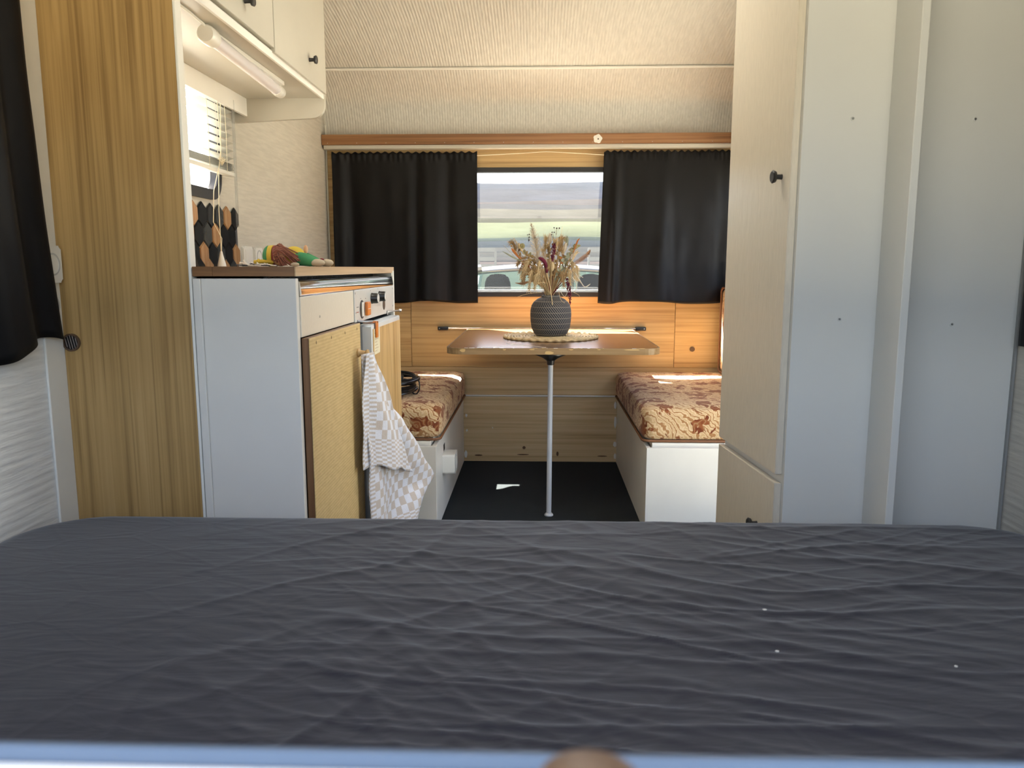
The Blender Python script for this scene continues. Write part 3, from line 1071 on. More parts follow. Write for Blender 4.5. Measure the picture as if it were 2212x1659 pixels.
def dial(y, z, r, ln, m, parent, nm, bodym='black'):
    bm = bm_new()
    lathe(bm, [(r * 1.05, 0), (r * 1.05, .003), (r, .004), (r * .98, ln - .004), (r * .9, ln)], (KX + .004, y, z), 'x', 24)
    a = obj(nm, bm, bodym, parent, True)
    lathe_b = lathe(bm_new(), [(r * .88, 0), (r * .8, .0012)], (KX + .004 + ln, y, z), 'x', 24)
    obj('cap', lathe_b, m, a, True)
    return a


dial(2.318, .858, .0155, .020, 'alu', fr, 'gas_knob')
dial(2.430, .860, .0155, .020, 'alu', fr, 'gas_knob')
obj('selector_dial', lathe(bm_new(), [(.026, 0), (.026, .0015), (.022, .002)], (KX + .004, 2.185, .832), 'x', 28), 'black', fr, True)
obj('selector_pointer', B(KX + .0045, KX + .008, 2.176, 2.194, .812, .852, .0015), 'plate', fr)
sw = obj('rocker_switch', B(KX + .004, KX + .014, 2.222, 2.262, .812, .851, .003), 'orange', fr, True, label='orange rocker switch')
obj('rocker_line', B(KX + .0139, KX + .0146, 2.224, 2.260, .8305, .8320), 'plate', sw)
obj('flame_gauge', lathe(bm_new(), [(.018, 0), (.018, .001)], (KX + .004, 2.50, .832), 'x', 24), 'black', fr)
for y, z in ((2.108, .879), (2.112, .826), (2.655, .879), (2.655, .82)):
    obj('panel_screw', lathe(bm_new(), [(.003, 0), (.003, .001)], (KX + .004, y, z), 'x', 10), 'steel', fr)
tx = mat('print_ink', (.18, .17, .16), .7)


for (y, z, w, m_) in ((2.172, .8615, .006, tx), (2.231, .8595, .009, tx), (2.122, .8395, .024, tx), (2.118, .8255, .028, mat('red_ink', (.35, .08, .05), .7)), (2.302, .880, .004, tx), (2.41, .882, .004, tx), (2.52, .84, .006, tx)):
    obj('print_mark', B(KX + .004, KX + .0042, y, y + w, z, z + .0022), m_, cp)     # worn, unreadable print
fd = obj('door', B(KX + .004, KX + .0385, 2.148, 2.590, .06, .792, .004), 'alu', fr, True)
obj('oak_face', B(KX + .0385, KX + .0400, 2.158, 2.583, .08, .778, .0005, 1), 'fridge_wood', fd)
obj('edge_tape', B(KX + .012, KX + .037, 2.1465, 2.1485, .30, .785), MT['plate'], fd)
lb = obj('label_sticker', B(KX + .0400, KX + .0404, 2.168, 2.245, .705, .778), 'paper', fd)
for q in range(7):
    obj('print_line', B(KX + .0404, KX + .0405, 2.176, 2.205 + .03 * ((q * 37) % 10) / 10, .713 + q * .0085, .7145 + q * .0085), mat('faded_ink', (.45, .33, .2), .8), lb)
obj('hinge_rod', tube(bm_new(), [(KX + .006, 2.545, .795), (KX + .006, 2.545, .806), (KX + .03, 2.60, .806), (KX + .034, 2.61, .806)], .0028, 8), 'steel', fr, True)
obj('hinge_ball', ball(bm_new(), (KX + .036, 2.615, .806), .006, 12, 8), 'chrome', fr, True)
obj('latch_rod', tube(bm_new(), [(KX + .004, 2.125, .803), (KX + .02, 2.15, .800), (KX + .034, 2.178, .799)], .003, 8), 'steel', fr, True)
bm = bm_new()
box(bm, KX + .006, KX + .046, 2.182, 2.202, .7935, .7985, .001)
box(bm, KX + .0415, KX + .046, 2.180, 2.204, .752, .7985, .0015)
o = obj('fridge_clip', bm, MT['orange'], smooth=True)
tag(o, 'orange plastic clip hooked over the fridge door edge', 'clip')

# tea towel: hangs from the peg, standing off the doors into the aisle
A0 = Vector((-.466, 2.03, 0))
UU = Vector((.13, .46, 0)).normalized()
NN = Vector((UU.y, -UU.x, 0))


def towel_layer(left, right, off, seed, z_top, z_bot, n1=40, n2=60, fold=.008, scale=1.):
    def lerp(tab, z):
        for (za, a), (zb, b) in zip(tab, tab[1:]):
            if za >= z >= zb:
                t = (za - z) / (za - zb)
                t = t * t * (3 - 2 * t) * .35 + t * .65
                return a + (b - a) * t
        return tab[-1][1]

    def f(u, v):
        z = z_top + (z_bot - z_top) * v
        l, r = lerp(left, z), lerp(right, z)
        s = l + (r - l) * u
        hem = 0.
        w = fold * (1 - math.exp(-v * 5)) * math.sin(u * 7.5 + seed + 1.4 * noise.noise(Vector((v * 2, seed, 0))))
        w += .006 * noise.noise(Vector((s * 14, z * 9, seed)))
        p = A0 + UU * s + NN * (off + w)
        zz = z
        if v > .97:
            zz += .004 * math.sin(u * 14 + seed)
        return Vector((p.x, p.y, zz))
    bm = bm_new()
    def uvf(u, v):
        z = z_top + (z_bot - z_top) * v
        l, r = lerp(left, z), lerp(right, z)
        return (l + (r - l) * u + .05, (1 - v) * (z_top - z_bot))
    sheet_grid(bm, n1, n2, f, uvf)
    return bm


tw = thing('tea_towel', 'beige and white checked tea towel hanging from the cane door', 'towel', (-.42, 2.2, .14))
lay = towel_layer([(1., -.012), (.724, -.012), (.60, -.012), (.30, .0), (.14, .0)], [(1., .028), (.724, .028), (.60, .115), (.50, .225), (.38, .335), (.285, .425), (.23, .34), (.18, .30), (.14, .28)], .004, 1.3, .722, .14, fold=.016)
o = obj('back_fold', lay, 'towel', tw, 'all')
solidify(o, .002)
# slanted lower hem of the front fold: shear by lowering the right side
bm = towel_layer([(1., -.016), (.722, -.016), (.60, -.030), (.40, -.036)], [(1., .03), (.722, .03), (.60, .125), (.44, .235), (.40, .30)], .024, 4.2, .726, .42, fold=.008)
for v in bm.verts:
    s = (v.co - A0).dot(UU)
    k = (.726 - v.co.z) / (.726 - .42)
    v.co.z -= max(0, s) * .30 * k
o = obj('front_fold', bm, 'towel', tw, 'all')
solidify(o, .002)

# --- overhead cupboard
CZ = 1.49
oc = thing('overhead_cupboard', 'cream overhead cupboard with two doors above the worktop', 'cupboard', (-.85, 2.12, CZ))
obj('carcass', B(XL + .001, -.701, 1.626, 2.600, CZ, 1.925, .001), 'cream', oc)
obj('front_lip', B(-.701, -.694, 1.626, 2.600, CZ - .004, CZ + .016, .001), 'white_gloss', oc)
bm = bm_new()
pf = [(XL + .002, 1.925), (XL + .002, 1.415), (-.735, 1.428)] + [(-.735 + .042 * math.sin(a * PI / 16), 1.470 - .042 * math.cos(a * PI / 16)) for a in range(1, 9)] + [(-.693, 1.925)]
prism(bm, pf, 'y', 2.600, 2.616)
obj('end_bracket', bm, 'cream', oc, True)
obj('valance', B(-.957, -.947, 1.626, 2.5995, 1.434, CZ, .001), 'white_gloss', oc)
for (y0, y1, z0, ky) in ((1.628, 2.101, CZ + .021, 1.90), (2.107, 2.602, CZ + .012, 2.418)):
    d_ = obj('door', B(-.7005, -.686, y0, y1, z0, 1.925, .0015), 'cream', oc)
    knob(d_, (-.686, ky, 1.562), (1, 0, 0), .0125, .024)

# tube lamp beneath it
tl = thing('tube_lamp', 'white strip lamp fixed under the overhead cupboard', 'lamp', (-.76, 2.11, 1.455))
La, Lb = Vector((-.748, 1.815, 1.468)), Vector((-.776, 2.415, 1.468))
ld = (Lb - La).normalized()
obj('end_cap', tube(bm_new(), [La, La + ld * .004, La + ld * .04, La + ld * .055], [.018, .021, .021, .017], 20), 'plate', tl, True)
obj('diffuser', tube(bm_new(), [La + ld * .05, Lb - ld * .05], .0155, 20), mat('frosted_cover', (.80, .76, .78), .2), tl, True)
obj('spine', B(-.772, -.748, 1.86, 2.37, 1.478, CZ, .002), 'plate', tl)
obj('end_cap', tube(bm_new(), [Lb - ld * .05, Lb - ld * .03, Lb - ld * .02, Lb - ld * .018, Lb], [.0165, .0175, .0175, .0165, .0165], 20), 'plate', tl, True)
obj('cable', tube(bm_new(), [La + Vector((0, .002, .017)), La + Vector((-.001, -.03, .019)), La + Vector((.003, -.08, .019)), (-.745, 1.64, 1.487)], .003, 8), 'plate', tl, True)

# --- backsplash of elongated hexagon tiles on the left wall
bs = thing('backsplash', 'backsplash of black and wood-look hexagon tiles above the worktop', 'backsplash', (XL, 2.17, .951))
bmat = mat('tile_backing', (.05, .05, .05), .6)
tile_m = {
    'k': mottled('black_glossy_tile', (.022, .023, .024), .12, .3, 14, .1, 30, .001),
    'g': mottled('grey_stone_tile', (.062, .064, .062), .18, .3, 16, .1, 30, .001),
    'w': wood('wood_look_tile', (.22, .10, .04), (.40, .22, .10), (.50, .31, .16), 'z', .25, 2.0)}
tw_, th_, tp = .0625, .078, .0585
YT = 2.2565 - 8 * tw_
rows = [(1.105, YT, 'kgwkkwgk' + 'wkkgwk'), (1.105 - tp, YT + .031, 'wkkgwkkw' + 'kgwkk'), (1.105 - 2 * tp, YT, 'kkwkgkwg' + 'kwkgkw'), (1.105 - 3 * tp + .011, YT + .031, 'gwkkwkgk' + 'kwkwg')]
protos = {}
for ri, (zc, y0, s) in enumerate(rows):
    for ci, ch in enumerate(s):
        yc = y0 + ci * tw_ + (0 if ri != 3 else 0)
        cut = ri == 3
        key = (ch, cut)
        if key not in protos:
            hw, hh = tw_ / 2 - .0012, th_ / 2 - .0012
            sh = th_ / 2 - (tp - th_ / 2) if False else tp - th_ / 2
            pl = [(-hw, -sh + .001), (0, -hh), (hw, -sh + .001), (hw, sh - .001), (0, hh), (-hw, sh - .001)]
            if cut:
                pl = [(-hw, -.006), (hw, -.006), (hw, sh - .001), (0, hh), (-hw, sh - .001)]
            bm = bm_new()
            prism(bm, [(yc + a, zc + b) for a, b in pl], 'x', XL + .002, XL + .0075)
            top = [e for e in bm.edges if all(abs(v.co.x - XL - .0075) < 1e-6 for v in e.verts)]
            bmesh.ops.bevel(bm, geom=top, offset=.0025, segments=2, affect='EDGES')
            o = obj('hexagon_tile', bm, tile_m[ch], bs, True)
            protos[key] = (o, ORIGIN[o.name] - Vector((0, yc, zc)))
        else:
            po, off = protos[key]
            copy_of(po, off + Vector((0, yc, zc)), bs)
obj('backing_sheet', B(XL + .0004, XL + .002, 1.735, 2.595, .951, 1.112), bmat, bs)

socket('wall_socket', 'square white switch plate on the wall beside the hexagon tiles', 'x', 1, (XL, 2.665, .988), .085, .065, .010, None, True)
socket('wall_socket', 'white socket on the wall behind the plush doll', 'x', 1, (XL, 2.765, .985), .075, .065, .012)

# --- venetian blind
vb = thing('venetian_blind', 'white venetian blind half lowered over the kitchen window', 'blind', (XL + .03, 2.1, 1.24))
obj('head_rail', B(XL + .016, XL + .042, 1.70, 2.50, 1.462, 1.486, .002), 'cream', vb)


def slat_bm(z, tilt):
    bm = bm_new()
    prof_ = []
    for k in range(5):
        t = (k - 2) / 2 * .0125
        prof_.append((XL + .030 + t * math.cos(tilt), z + t * math.sin(tilt) + .0018 * (1 - (t / .0125) ** 2)))
    bot = [(x, zz - .0005) for x, zz in reversed(prof_)]
    prism(bm, prof_ + bot, 'y', 1.70, 2.50)
    return bm


zt = 1.448
MT['slat'] = mottled('off_white_slat', (.52, .52, .47), .4, .03, 8, 0)
s0 = obj('slat', slat_bm(zt, .35), 'slat', vb, True)
for k in range(1, 8):
    copy_of(s0, ORIGIN[s0.name] + Vector((0, 0, -.0235 * k)), vb)
s1 = obj('slat', slat_bm(1.268, .05), 'slat', vb, True)
for k in range(1, 7):
    copy_of(s1, ORIGIN[s1.name] + Vector((0, .002 * (k % 2), -.0032 * k)), vb)
obj('bottom_rail', B(XL + .018, XL + .043, 1.70, 2.50, 1.232, 1.244, .003), 'plate', vb, True)
for y in (1.85, 2.30, 2.43):
    for x in (XL + .0165, XL + .0445):
        obj('ladder_cord', tube(bm_new(), [(x, y, 1.465), (x + .001, y + .003, 1.35), (x, y, 1.24)], .0007, 5), 'cord', vb)
obj('tilt_wand', tube(bm_new(), [(XL + .050, 2.485, 1.462), (XL + .051, 2.480, 1.30), (XL + .05, 2.476, 1.075)], .0045, 6), 'wand', vb)
obj('wand_hook', tube(bm_new(), [(XL + .046, 2.485, 1.472), (XL + .050, 2.485, 1.462), (XL + .050, 2.485, 1.448)], .004, 8), 'plate', vb)
obj('pull_cord', tube(bm_new(), [(XL + .047, 2.37, 1.465), (XL + .056, 2.36, 1.30), (XL + .052, 2.345, 1.235), (XL + .05, 2.335, 1.12), (XL + .05, 2.335, .99)], .0012, 6), 'cord', vb)
obj('pull_cord', tube(bm_new(), [(XL + .047, 2.40, 1.465), (XL + .054, 2.36, 1.27), (XL + .052, 2.30, 1.17), (XL + .05, 2.29, 1.08), (XL + .05, 2.345, 1.035), (XL + .05, 2.335, .99)], .0012, 6), 'cord', vb)
bm = bm_new()
for k in range(9):
    a = k * 2 * PI / 9
    c = Vector((XL + .056, 2.362, 1.262))
    p = c + Vector((.006 * math.sin(a * 2), .016 * math.cos(a), .012 * math.sin(a)))
    tube(bm, [c, c + (p - c) * .6 + Vector((.004, .004, .004)), p, c + (p - c) * .5 - Vector((0, .004, .003)), c], .0012, 5)
obj('cord_knot', bm, 'cord', vb, True)
obj('tassel', lathe(bm_new(), [(.003, .045), (.005, .035), (.012, .006), (.013, 0)], (XL + .05, 2.335, .952), 'z', 14), 'plate', vb, True)

# --- plush doll and wires on the worktop
WZ = .9507
pd = thing('plush_doll', 'plush doll with red-brown yarn hair lying face down on the worktop', 'doll', (-.66, 2.12, WZ))
yel = mottled('yellow_felt', (.58, .42, .05), .85, .1, 40, .3, 200, .001)
grn = mottled('green_felt', (.05, .25, .10), .85, .1, 40, .3, 200, .001)
skin = mottled('peach_felt', (.62, .36, .20), .85, .1, 40, 0)
shoe = mottled('beige_felt', (.50, .42, .30), .85, .1, 40, .3, 200, .001)
red = mottled('dark_red_felt', (.22, .025, .03), .85, .1, 40, 0)
hair_m = mottled('red_brown_yarn', (.23, .085, .055), .8, .2, 60, 0)
Y0 = 2.12
obj('head', ball(bm_new(), (-.700, Y0, WZ + .030), (.026, .030, .029), 18, 12), skin, pd, True)
obj('ear', ball(bm_new(), (-.633, Y0 + .01, WZ + .047), (.006, .006, .012), 12, 8), skin, pd, True)
obj('torso', ball(bm_new(), (-.662, Y0, WZ + .028), (.030, .026, .027), 18, 12), yel, pd, True)
obj('hat', lathe(bm_new(), [(.014, -.012), (.024, -.006), (.028, .0), (.027, .005)], (-.733, Y0, WZ + .029), 'x', 20), grn, pd, True)
obj('hat_band', lathe(bm_new(), [(.0285, -.006), (.0287, .006)], (-.723, Y0, WZ + .029), 'x', 20), yel, pd, True)
obj('hat_trim', lathe(bm_new(), [(.0285, 0), (.029, .003)], (-.715, Y0, WZ + .029), 'x', 20), red, pd, True)
bm = bm_new()
rnd = random.Random(3)
for k in range(46):
    a = rnd.uniform(-.75, 1.0)
    sx = rnd.uniform(-.712, -.70)
    ex = rnd.uniform(-.665, -.635) if a > 0.1 else rnd.uniform(-.69, -.655)
    p0 = Vector((sx, Y0 - .030 * math.cos(a), WZ + .030 + .028 * math.sin(a)))
    p3 = Vector((ex, Y0 - .033 - rnd.uniform(0, .01), max(WZ + .003, WZ + .026 - .03 * rnd.random() + .022 * math.sin(a))))
    p1 = p0 + Vector((.012, -.004, .008))
    p2 = (p0 + p3) / 2 + Vector((.004, -.008, .010 * math.cos(a)))
    tube(bm, [p0, p1, p2, p3], .0017, 5)
obj('yarn_hair', bm, hair_m, pd, True)
for s, y in ((0, Y0 - .012), (1, Y0 + .016)):
    obj('trouser_leg', tube(bm_new(), [(-.652, y, WZ + .022), (-.632, y, WZ + .020), (-.612, y + .002 * s, WZ + .014), (-.600, y, WZ + .012)], [.019, .018, .014, .010], 14), grn, pd, True)
obj('shoe', ball(bm_new(), (-.594, Y0 - .016, WZ + .0105), (.020, .013, .0105), 16, 10), shoe, pd, True)
obj('shoe', ball(bm_new(), (-.578, Y0 + .016, WZ + .0105), (.019, .013, .0105), 16, 10), shoe, pd, True)
obj('shoe_bow', ball(bm_new(), (-.588, Y0 + .004, WZ + .020), (.006, .006, .003), 10, 6), red, pd, True)
obj('arm', tube(bm_new(), [(-.712, Y0 - .02, WZ + .014), (-.745, Y0 - .024, WZ + .014), (-.765, Y0 - .02, WZ + .013)], [.005, .0055, .005], 10), yel, pd, True)
obj('hand', ball(bm_new(), (-.752, Y0 - .024, WZ + .015), (.005, .006, .0065), 10, 8), yel, pd, True)
obj('hand', ball(bm_new(), (-.648, Y0 - .042, WZ + .006), (.012, .006, .0055), 10, 8), shoe, pd, True)
wr = thing('wire_bundle', 'small tangle of black and white wires beside the plush doll', 'wires', (-.77, 2.12, WZ))
for k in range(9):
    x = -.80 + .009 * k
    m_ = ('black', 'plate', 'plate')[k % 3]
    obj('wire', tube(bm_new(), [(x - .012, 2.09 + .004 * k, WZ + .0055 + .006 * (k % 3)), (x + .005, 2.085, WZ + .004 + .004 * (k % 2)), (x + .03, 2.095 - .002 * k, WZ + .003)], .0016, 6), m_, wr, True)

# ================================================================== DINETTE
for sgn, nm, x_in, x_out, lab in ((-1, 'left', -.362, XL, 'white painted bench box beside the fridge carrying the left seat cushion'),
                                  (1, 'right', .388, XR, 'white painted bench box carrying the right seat cushion')):
    bb = thing('bench_box', lab, 'bench', ((x_in + x_out) / 2, 3.2, 0), 'dinette bench boxes')
    y0, top = (2.708, .315)
    a, b = sorted((x_in, x_out))
    s = -1 if sgn < 0 else 1
    # hollow box: front end, aisle side, lid board
    e0, e1 = sorted((x_in, x_in + s * .016))
    obj('aisle_side', B(e0, e1, y0 + .016, YF - .001, 0, top, .0015), 'white_gloss' if 0 else 'white', bb)
    obj('front_end', B(a, b, y0, y0 + .016, 0, top, .0015), 'white', bb)
    i0, i1 = sorted((x_in + s * .022, x_out))
    obj('lid_board', B(i0, i1, y0 + .022, YF - .001, top - .012, top + .014, .0015), 'white', bb)


def cushion(name, x0, x1, y0, y1, z0, z1, label, r=.034):
    t = thing(name, label, 'cushion', ((x0 + x1) / 2, (y0 + y1) / 2, z0))
    bm = bm_new()
    box(bm, x0, x1, y0, y1, z0, z1)
    bmesh.ops.subdivide_edges(bm, edges=list(bm.edges), cuts=14, use_grid_fill=True)
    c = Vector(((x0 + x1) / 2, (y0 + y1) / 2, (z0 + z1) / 2))
    hx, hy, hz = (x1 - x0) / 2, (y1 - y0) / 2, (z1 - z0) / 2
    for v in bm.verts:
        d = v.co - c
        # round towards the faces (rounded box) and crown the top a little
        q = Vector((max(abs(d.x) - (hx - r), 0), max(abs(d.y) - (hy - r), 0), max(abs(d.z) - (hz - r), 0)))
        if q.length > 1e-9:
            m_ = max(q)
            q2 = q * (r / max(r, 1e-9)) * (m_ / q.length)
            d = Vector((math.copysign(min(abs(d.x), hx - r) + q2.x, d.x), math.copysign(min(abs(d.y), hy - r) + q2.y, d.y), math.copysign(min(abs(d.z), hz - r) + q2.z, d.z)))
        v.co = c + d
    o = obj('cover', bm, 'floral', t, 'all')
    pm = mottled('brown_piping', (.20, .085, .035), .6, .1, 30, 0)
    if z1 - z0 < x1 - x0:
        pts = [(px, py, z0 + .005) for px, py in rrect(x0 + .004, x1 - .004, y0 + .004, y1 - .004, r * .8, 5)]
    else:
        pts = [(x0 + .005, py, pz) for py, pz in rrect(y0 + .004, y1 - .004, z0 + .004, z1 - .004, r * .8, 5)]
    obj('piping', tube(bm_new(), pts + [pts[0]], .0048, 7, False), pm, t, True)
    return t


CB = .3295
cushion('seat_cushion', XL + .002, -.348, 2.735, YF - .003, CB, .458, 'brown floral seat cushion on the left bench with the black cable')
cushion('seat_cushion', .374, XR - .004, 2.735, YF - .003, CB, .458, 'brown floral seat cushion on the right bench with the sunny patch')
cushion('back_cushion', .848, XR - .003, 2.74, YF - .075, .462, .86, 'brown floral back cushion standing upright on the right bench')

socket('wall_socket', 'white surface socket on the side of the left bench box', 'x', 1, (-.362, 2.93, .205), .10, .075, .048)
obj_sl = obj('cable_slot', B(-.3619, -.3612, 2.925, 2.965, .247, .272), 'black')
tag(obj_sl, 'dark slot cut in the left bench box above its socket', 'slot')

# coil of black cable on the left cushion
cc = thing('cable_coil', 'coil of black cable lying on the left seat cushion', 'cable', (-.575, 2.99, .459))
rnd = random.Random(5)
for k in range(9):
    R_ = .085 + .022 * rnd.random()
    ox, oy = rnd.uniform(-.008, .008), rnd.uniform(-.012, .012)
    tx_, ty_ = rnd.uniform(-.03, .03), rnd.uniform(-.06, .06)
    zb = .4685 + .0065 * k
    pts = []
    for a in range(29):
        t = a * 2 * PI / 28
        pts.append((-.575 + ox + R_ * math.cos(t), 2.99 + oy + R_ * 1.2 * math.sin(t), zb + max(-.0, tx_ * .3 * math.cos(t) + ty_ * .2 * math.sin(t) + .004)))
    obj('loop', tube(bm_new(), pts, .0052, 8, False), 'cable', cc, True)
obj('plug', B(-.545, -.520, 2.955, 2.985, .515, .537, .005), 'cable', cc, True)
obj('tie', tube(bm_new(), [(-.478 + .018 * math.cos(a), 2.99, .493 + .034 * math.sin(a)) for a in [q * PI / 8 for q in range(17)]], .003, 6, False), 'cable', cc, True)

# table
tb = thing('table', 'brown laminate drop table on a single grey leg', 'table', (.055, 3.25, 0))
TX0, TX1, TY0, TY1, TZ = -.334, .445, 2.785, 3.715, .662
rc = .06
outline = rrect(TX0, TX1, TY0, TY1, .012, 3)
outline = []
for cx, cy, a, r in ((TX1 - rc, TY0 + rc, -PI / 2, rc), (TX1 - .01, TY1 - .01, 0, .01), (TX0 + .01, TY1 - .01, PI / 2, .01), (TX0 + rc, TY0 + rc, PI, rc)):
    for k in range(9):
        t = a + PI / 2 * k / 8
        outline.append((cx + r * math.cos(t), cy + r * math.sin(t)))
cxm, cym = (TX0 + TX1) / 2, (TY0 + TY1) / 2
inner = [(cxm + (x - cxm) * (1 - .006 / .39), cym + (y - cym) * (1 - .006 / .46)) for x, y in outline]
bm = bm_new()
prism(bm, inner, 'z', TZ - .021, TZ)
obj('top', bm, 'table', tb)
obj('edge_band', ring_prism(bm_new(), outline, [(cxm + (x - cxm) * .984, cym + (y - cym) * .987) for x, y in outline], 'z', TZ - .0235, TZ - .0008), 'table_edge', tb)
for (x, w, h) in ((-.27, .010, .012), (.04, .016, .012), (-.12, .006, .005), (.34, .028, .004), (.12, .008, .004), (.22, .006, .003), (-.02, .01, .004)):
    bm = bm_new()
    up = x in (.04,)
    zc = TZ - .0225 + h * .5 if up else TZ - .003 - h * .5
    pts = [(x + w * math.cos(a) * (1 + .2 * math.sin(a * 3 + x * 50)), zc + h * .5 * math.sin(a)) for a in [q * PI / 6 for q in range(12)]]
    prism(bm, pts, 'y', TY0 - .0008, TY0 + .001)
    obj('edge_chip', bm, 'raw_chip', tb)
rnd = random.Random(11)
for k in range(26):   # worn pale flecks along the front rim of the laminate
    x = rnd.uniform(TX0 + .06, TX1 - .08)
    w = rnd.uniform(.004, .02)
    obj('rim_wear', B(x, x + w, TY0 + .0005, TY0 + rnd.uniform(.003, .006), TZ - .0012, TZ + .0002), 'plate' if k % 3 else 'raw_chip', tb)
for (x0, y0, x1, y1) in ((-.16, 2.80, -.09, 2.93), (-.10, 2.90, -.02, 2.84), (-.12, 2.96, .03, 2.81), (-.22, 2.815, -.15, 2.83)):
    obj('scratch', tube(bm_new(), [(x0, y0, TZ), ((x0 + x1) / 2 + .006, (y0 + y1) / 2, TZ), (x1, y1, TZ)], .0008, 4), 'plate', tb)
obj('leg', tube(bm_new(), [(.046, 2.905, .006), (.049, 2.925, .606)], .0098, 20), 'leg_grey', tb, True)
obj('foot', lathe(bm_new(), [(.017, 0), (.017, .004), (.012, .010)], (.046, 2.905, .0005), 'z', 20), 'leg_grey', tb, True)
bm = bm_new()
lathe(bm, [(.011, .584), (.014, .586), (.0165, .602), (.030, .6115), (.060, .6245), (.061, .6385)], (.049, 2.925, 0), 'z', 28)
obj('leg_socket', bm, 'black', tb, True)

rl = thing('table_rail', 'chrome wall rail with black ends behind the table', 'rail', (.02, YF - .02, .65))
obj('bar', tube(bm_new(), [(-.44, YF - .012, .659), (.475, YF - .012, .659)], .004, 10), 'chrome', rl, True)
for x in (-.457, .492):
    obj('end_clip', B(x - .025, x + .025, YF - .022, YF - .0005, .650, .668, .003), 'black', rl, True)
    obj('clip_screw', lathe(bm_new(), [(.003, 0), (.003, -.001)], (x + math.copysign(.016, x), YF - .022, .659), 'y', 10), 'steel', rl)

# placemat: a coil of rope
VX, VY = .053, 3.205
pm_ = thing('placemat', 'round woven jute placemat under the vase', 'placemat', (VX, VY, TZ))
bm = bm_new()
pts = []
nturn, rr_ = 15, .0065
N_ = nturn * 44
for k in range(N_ + 1):
    t = k / 44 * 2 * PI
    r_ = .006 + (.190 - .006) * k / N_
    pts.append((VX + r_ * math.cos(t), VY + r_ * math.sin(t), TZ + .0048 + .0008 * math.sin(k * 2.1)))
tube(bm, pts, [.0046 + .0008 * math.sin(k * 2.1) for k in range(N_ + 1)], 6)
o = obj('rope_coil', bm, 'rope', pm_, True)
bm = bm_new()
pts = []
for k in range(221):   # plaited rim
    t = k / 220 * 2 * PI
    pts.append((VX + (.190 + .002 * math.sin(k * 1.05)) * math.cos(t), VY + (.190 + .002 * math.sin(k * 1.05)) * math.sin(t), TZ + .0058 + .002 * math.cos(k * 1.05)))
tube(bm, pts, [.0052 + .0012 * math.cos(k * 1.05) for k in range(221)], 6, False)
obj('plaited_rim', bm, 'rope', pm_, True)

# vase
MZ = TZ + .0105
VY2 = 3.215
vz = thing('vase', 'round slate grey ribbed vase on the woven placemat', 'vase', (VX, VY2, MZ))
vprof = [(.052, 0), (.062, .002), (.070, .012), (.0785, .032), (.0825, .058), (.0840, .085), (.0828, .105), (.0785, .123), (.0690, .138), (.055, .149), (.043, .1545), (.0375, .158), (.0365, .163)]


def vr(v):
    x = v * (len(vprof) - 1)
    i = min(int(x), len(vprof) - 2)
    t = x - i
    return vprof[i][0] * (1 - t) + vprof[i + 1][0] * t, vprof[i][1] * (1 - t) + vprof[i + 1][1] * t


def vpt(u, v):
    r, h = vr(v)
    vv = h / .163
    k = .0011 * math.sin(2 * PI * (54 * u + 13 * vv)) * min(1, v * 8, (1 - v) * 6 + .1)
    a = u * 2 * PI
    return Vector((VX + (r + k) * math.cos(a), VY2 + (r + k) * math.sin(a), MZ + h))


bm = bm_new()
sheet_grid(bm, 324, 60, vpt, lambda u, v: (u, vr(v)[1] / .163))
bmesh.ops.remove_doubles(bm, verts=bm.verts, dist=1e-6)
bs_ = [e for e in bm.edges if e.is_boundary and e.verts[0].co.z < MZ + .001]
bmesh.ops.contextual_create(bm, geom=bs_)
obj('body', bm, 'vase', vz, 'all')
bm = bm_new()
lathe(bm, [(.0365, .163), (.034, .1645), (.032, .161), (.036, .15), (.03, .13), (.001, .125)], (VX, VY2, MZ), 'z', 40, False)
obj('inner_lip', bm, mat('vase_inside', (.03, .032, .036), .8), vz, True)

# ---------------------------------------------------------------- dried bouquet
bq = thing('dried_bouquet', 'bouquet of dried grasses and flowers standing in the ribbed vase', 'flowers', (VX, VY2, MZ + .14))
NECK = Vector((VX, VY2, MZ + .158))
S = .000405


def P(zx, zy, dy=0.):
    """local bouquet coordinates: zx to the right, zy downwards in 0.4 mm steps from the neck"""
    return Vector((VX + (zx - 914) * S, VY2 + dy, MZ + .163 + (866 - zy) * S))


straw = mottled('straw', (.66, .50, .28), .8, .2, 40, 0)
straw_d = mottled('dark_straw', (.46, .31, .15), .8, .2, 40, 0)
olive = mottled('dried_olive_leaf', (.30, .26, .12), .8, .2, 40, 0)
ochre = mottled('ochre_leaf', (.42, .27, .10), .8, .2, 40, 0)
rust = mottled('rust_leaf', (.45, .15, .035), .8, .2, 40, 0)
wine = mottled('wine_red_amaranth', (.13, .008, .03), .85, .2, 60, 0)
cream_f = mottled('cream_plume', (.66, .56, .42), .9, .1, 40, 0)
greyw = mottled('pale_twig', (.62, .57, .47), .8, .1, 40, 0)
greyg = mottled('grey_green_leaf', (.33, .34, .24), .8, .15, 40, 0)
darkb = mottled('dark_berry', (.05, .02, .015), .6, .1, 40, 0)
brownf = mottled('brown_feather', (.28, .14, .07), .8, .2, 40, 0)
rb = random.Random(21)


def bez(p0, p1, p2, n=8):
    return [p0 * (1 - t) ** 2 + p1 * 2 * t * (1 - t) + p2 * t * t for t in [k / n for k in range(n + 1)]]


def stem_pts(tip, bend=None, n=8):
    base = NECK + Vector((rb.uniform(-.02, .02), rb.uniform(-.02, .02), -.03))
    out = NECK + Vector(((tip.x - VX) * .25, (tip.y - VY2) * .25, .02))
    pts = [base] + bez(out * .5 + (NECK + Vector((0, 0, .005))) * .5, bend or (out * .45 + tip * .55 + Vector((0, 0, .02))), tip, n)
    return pts


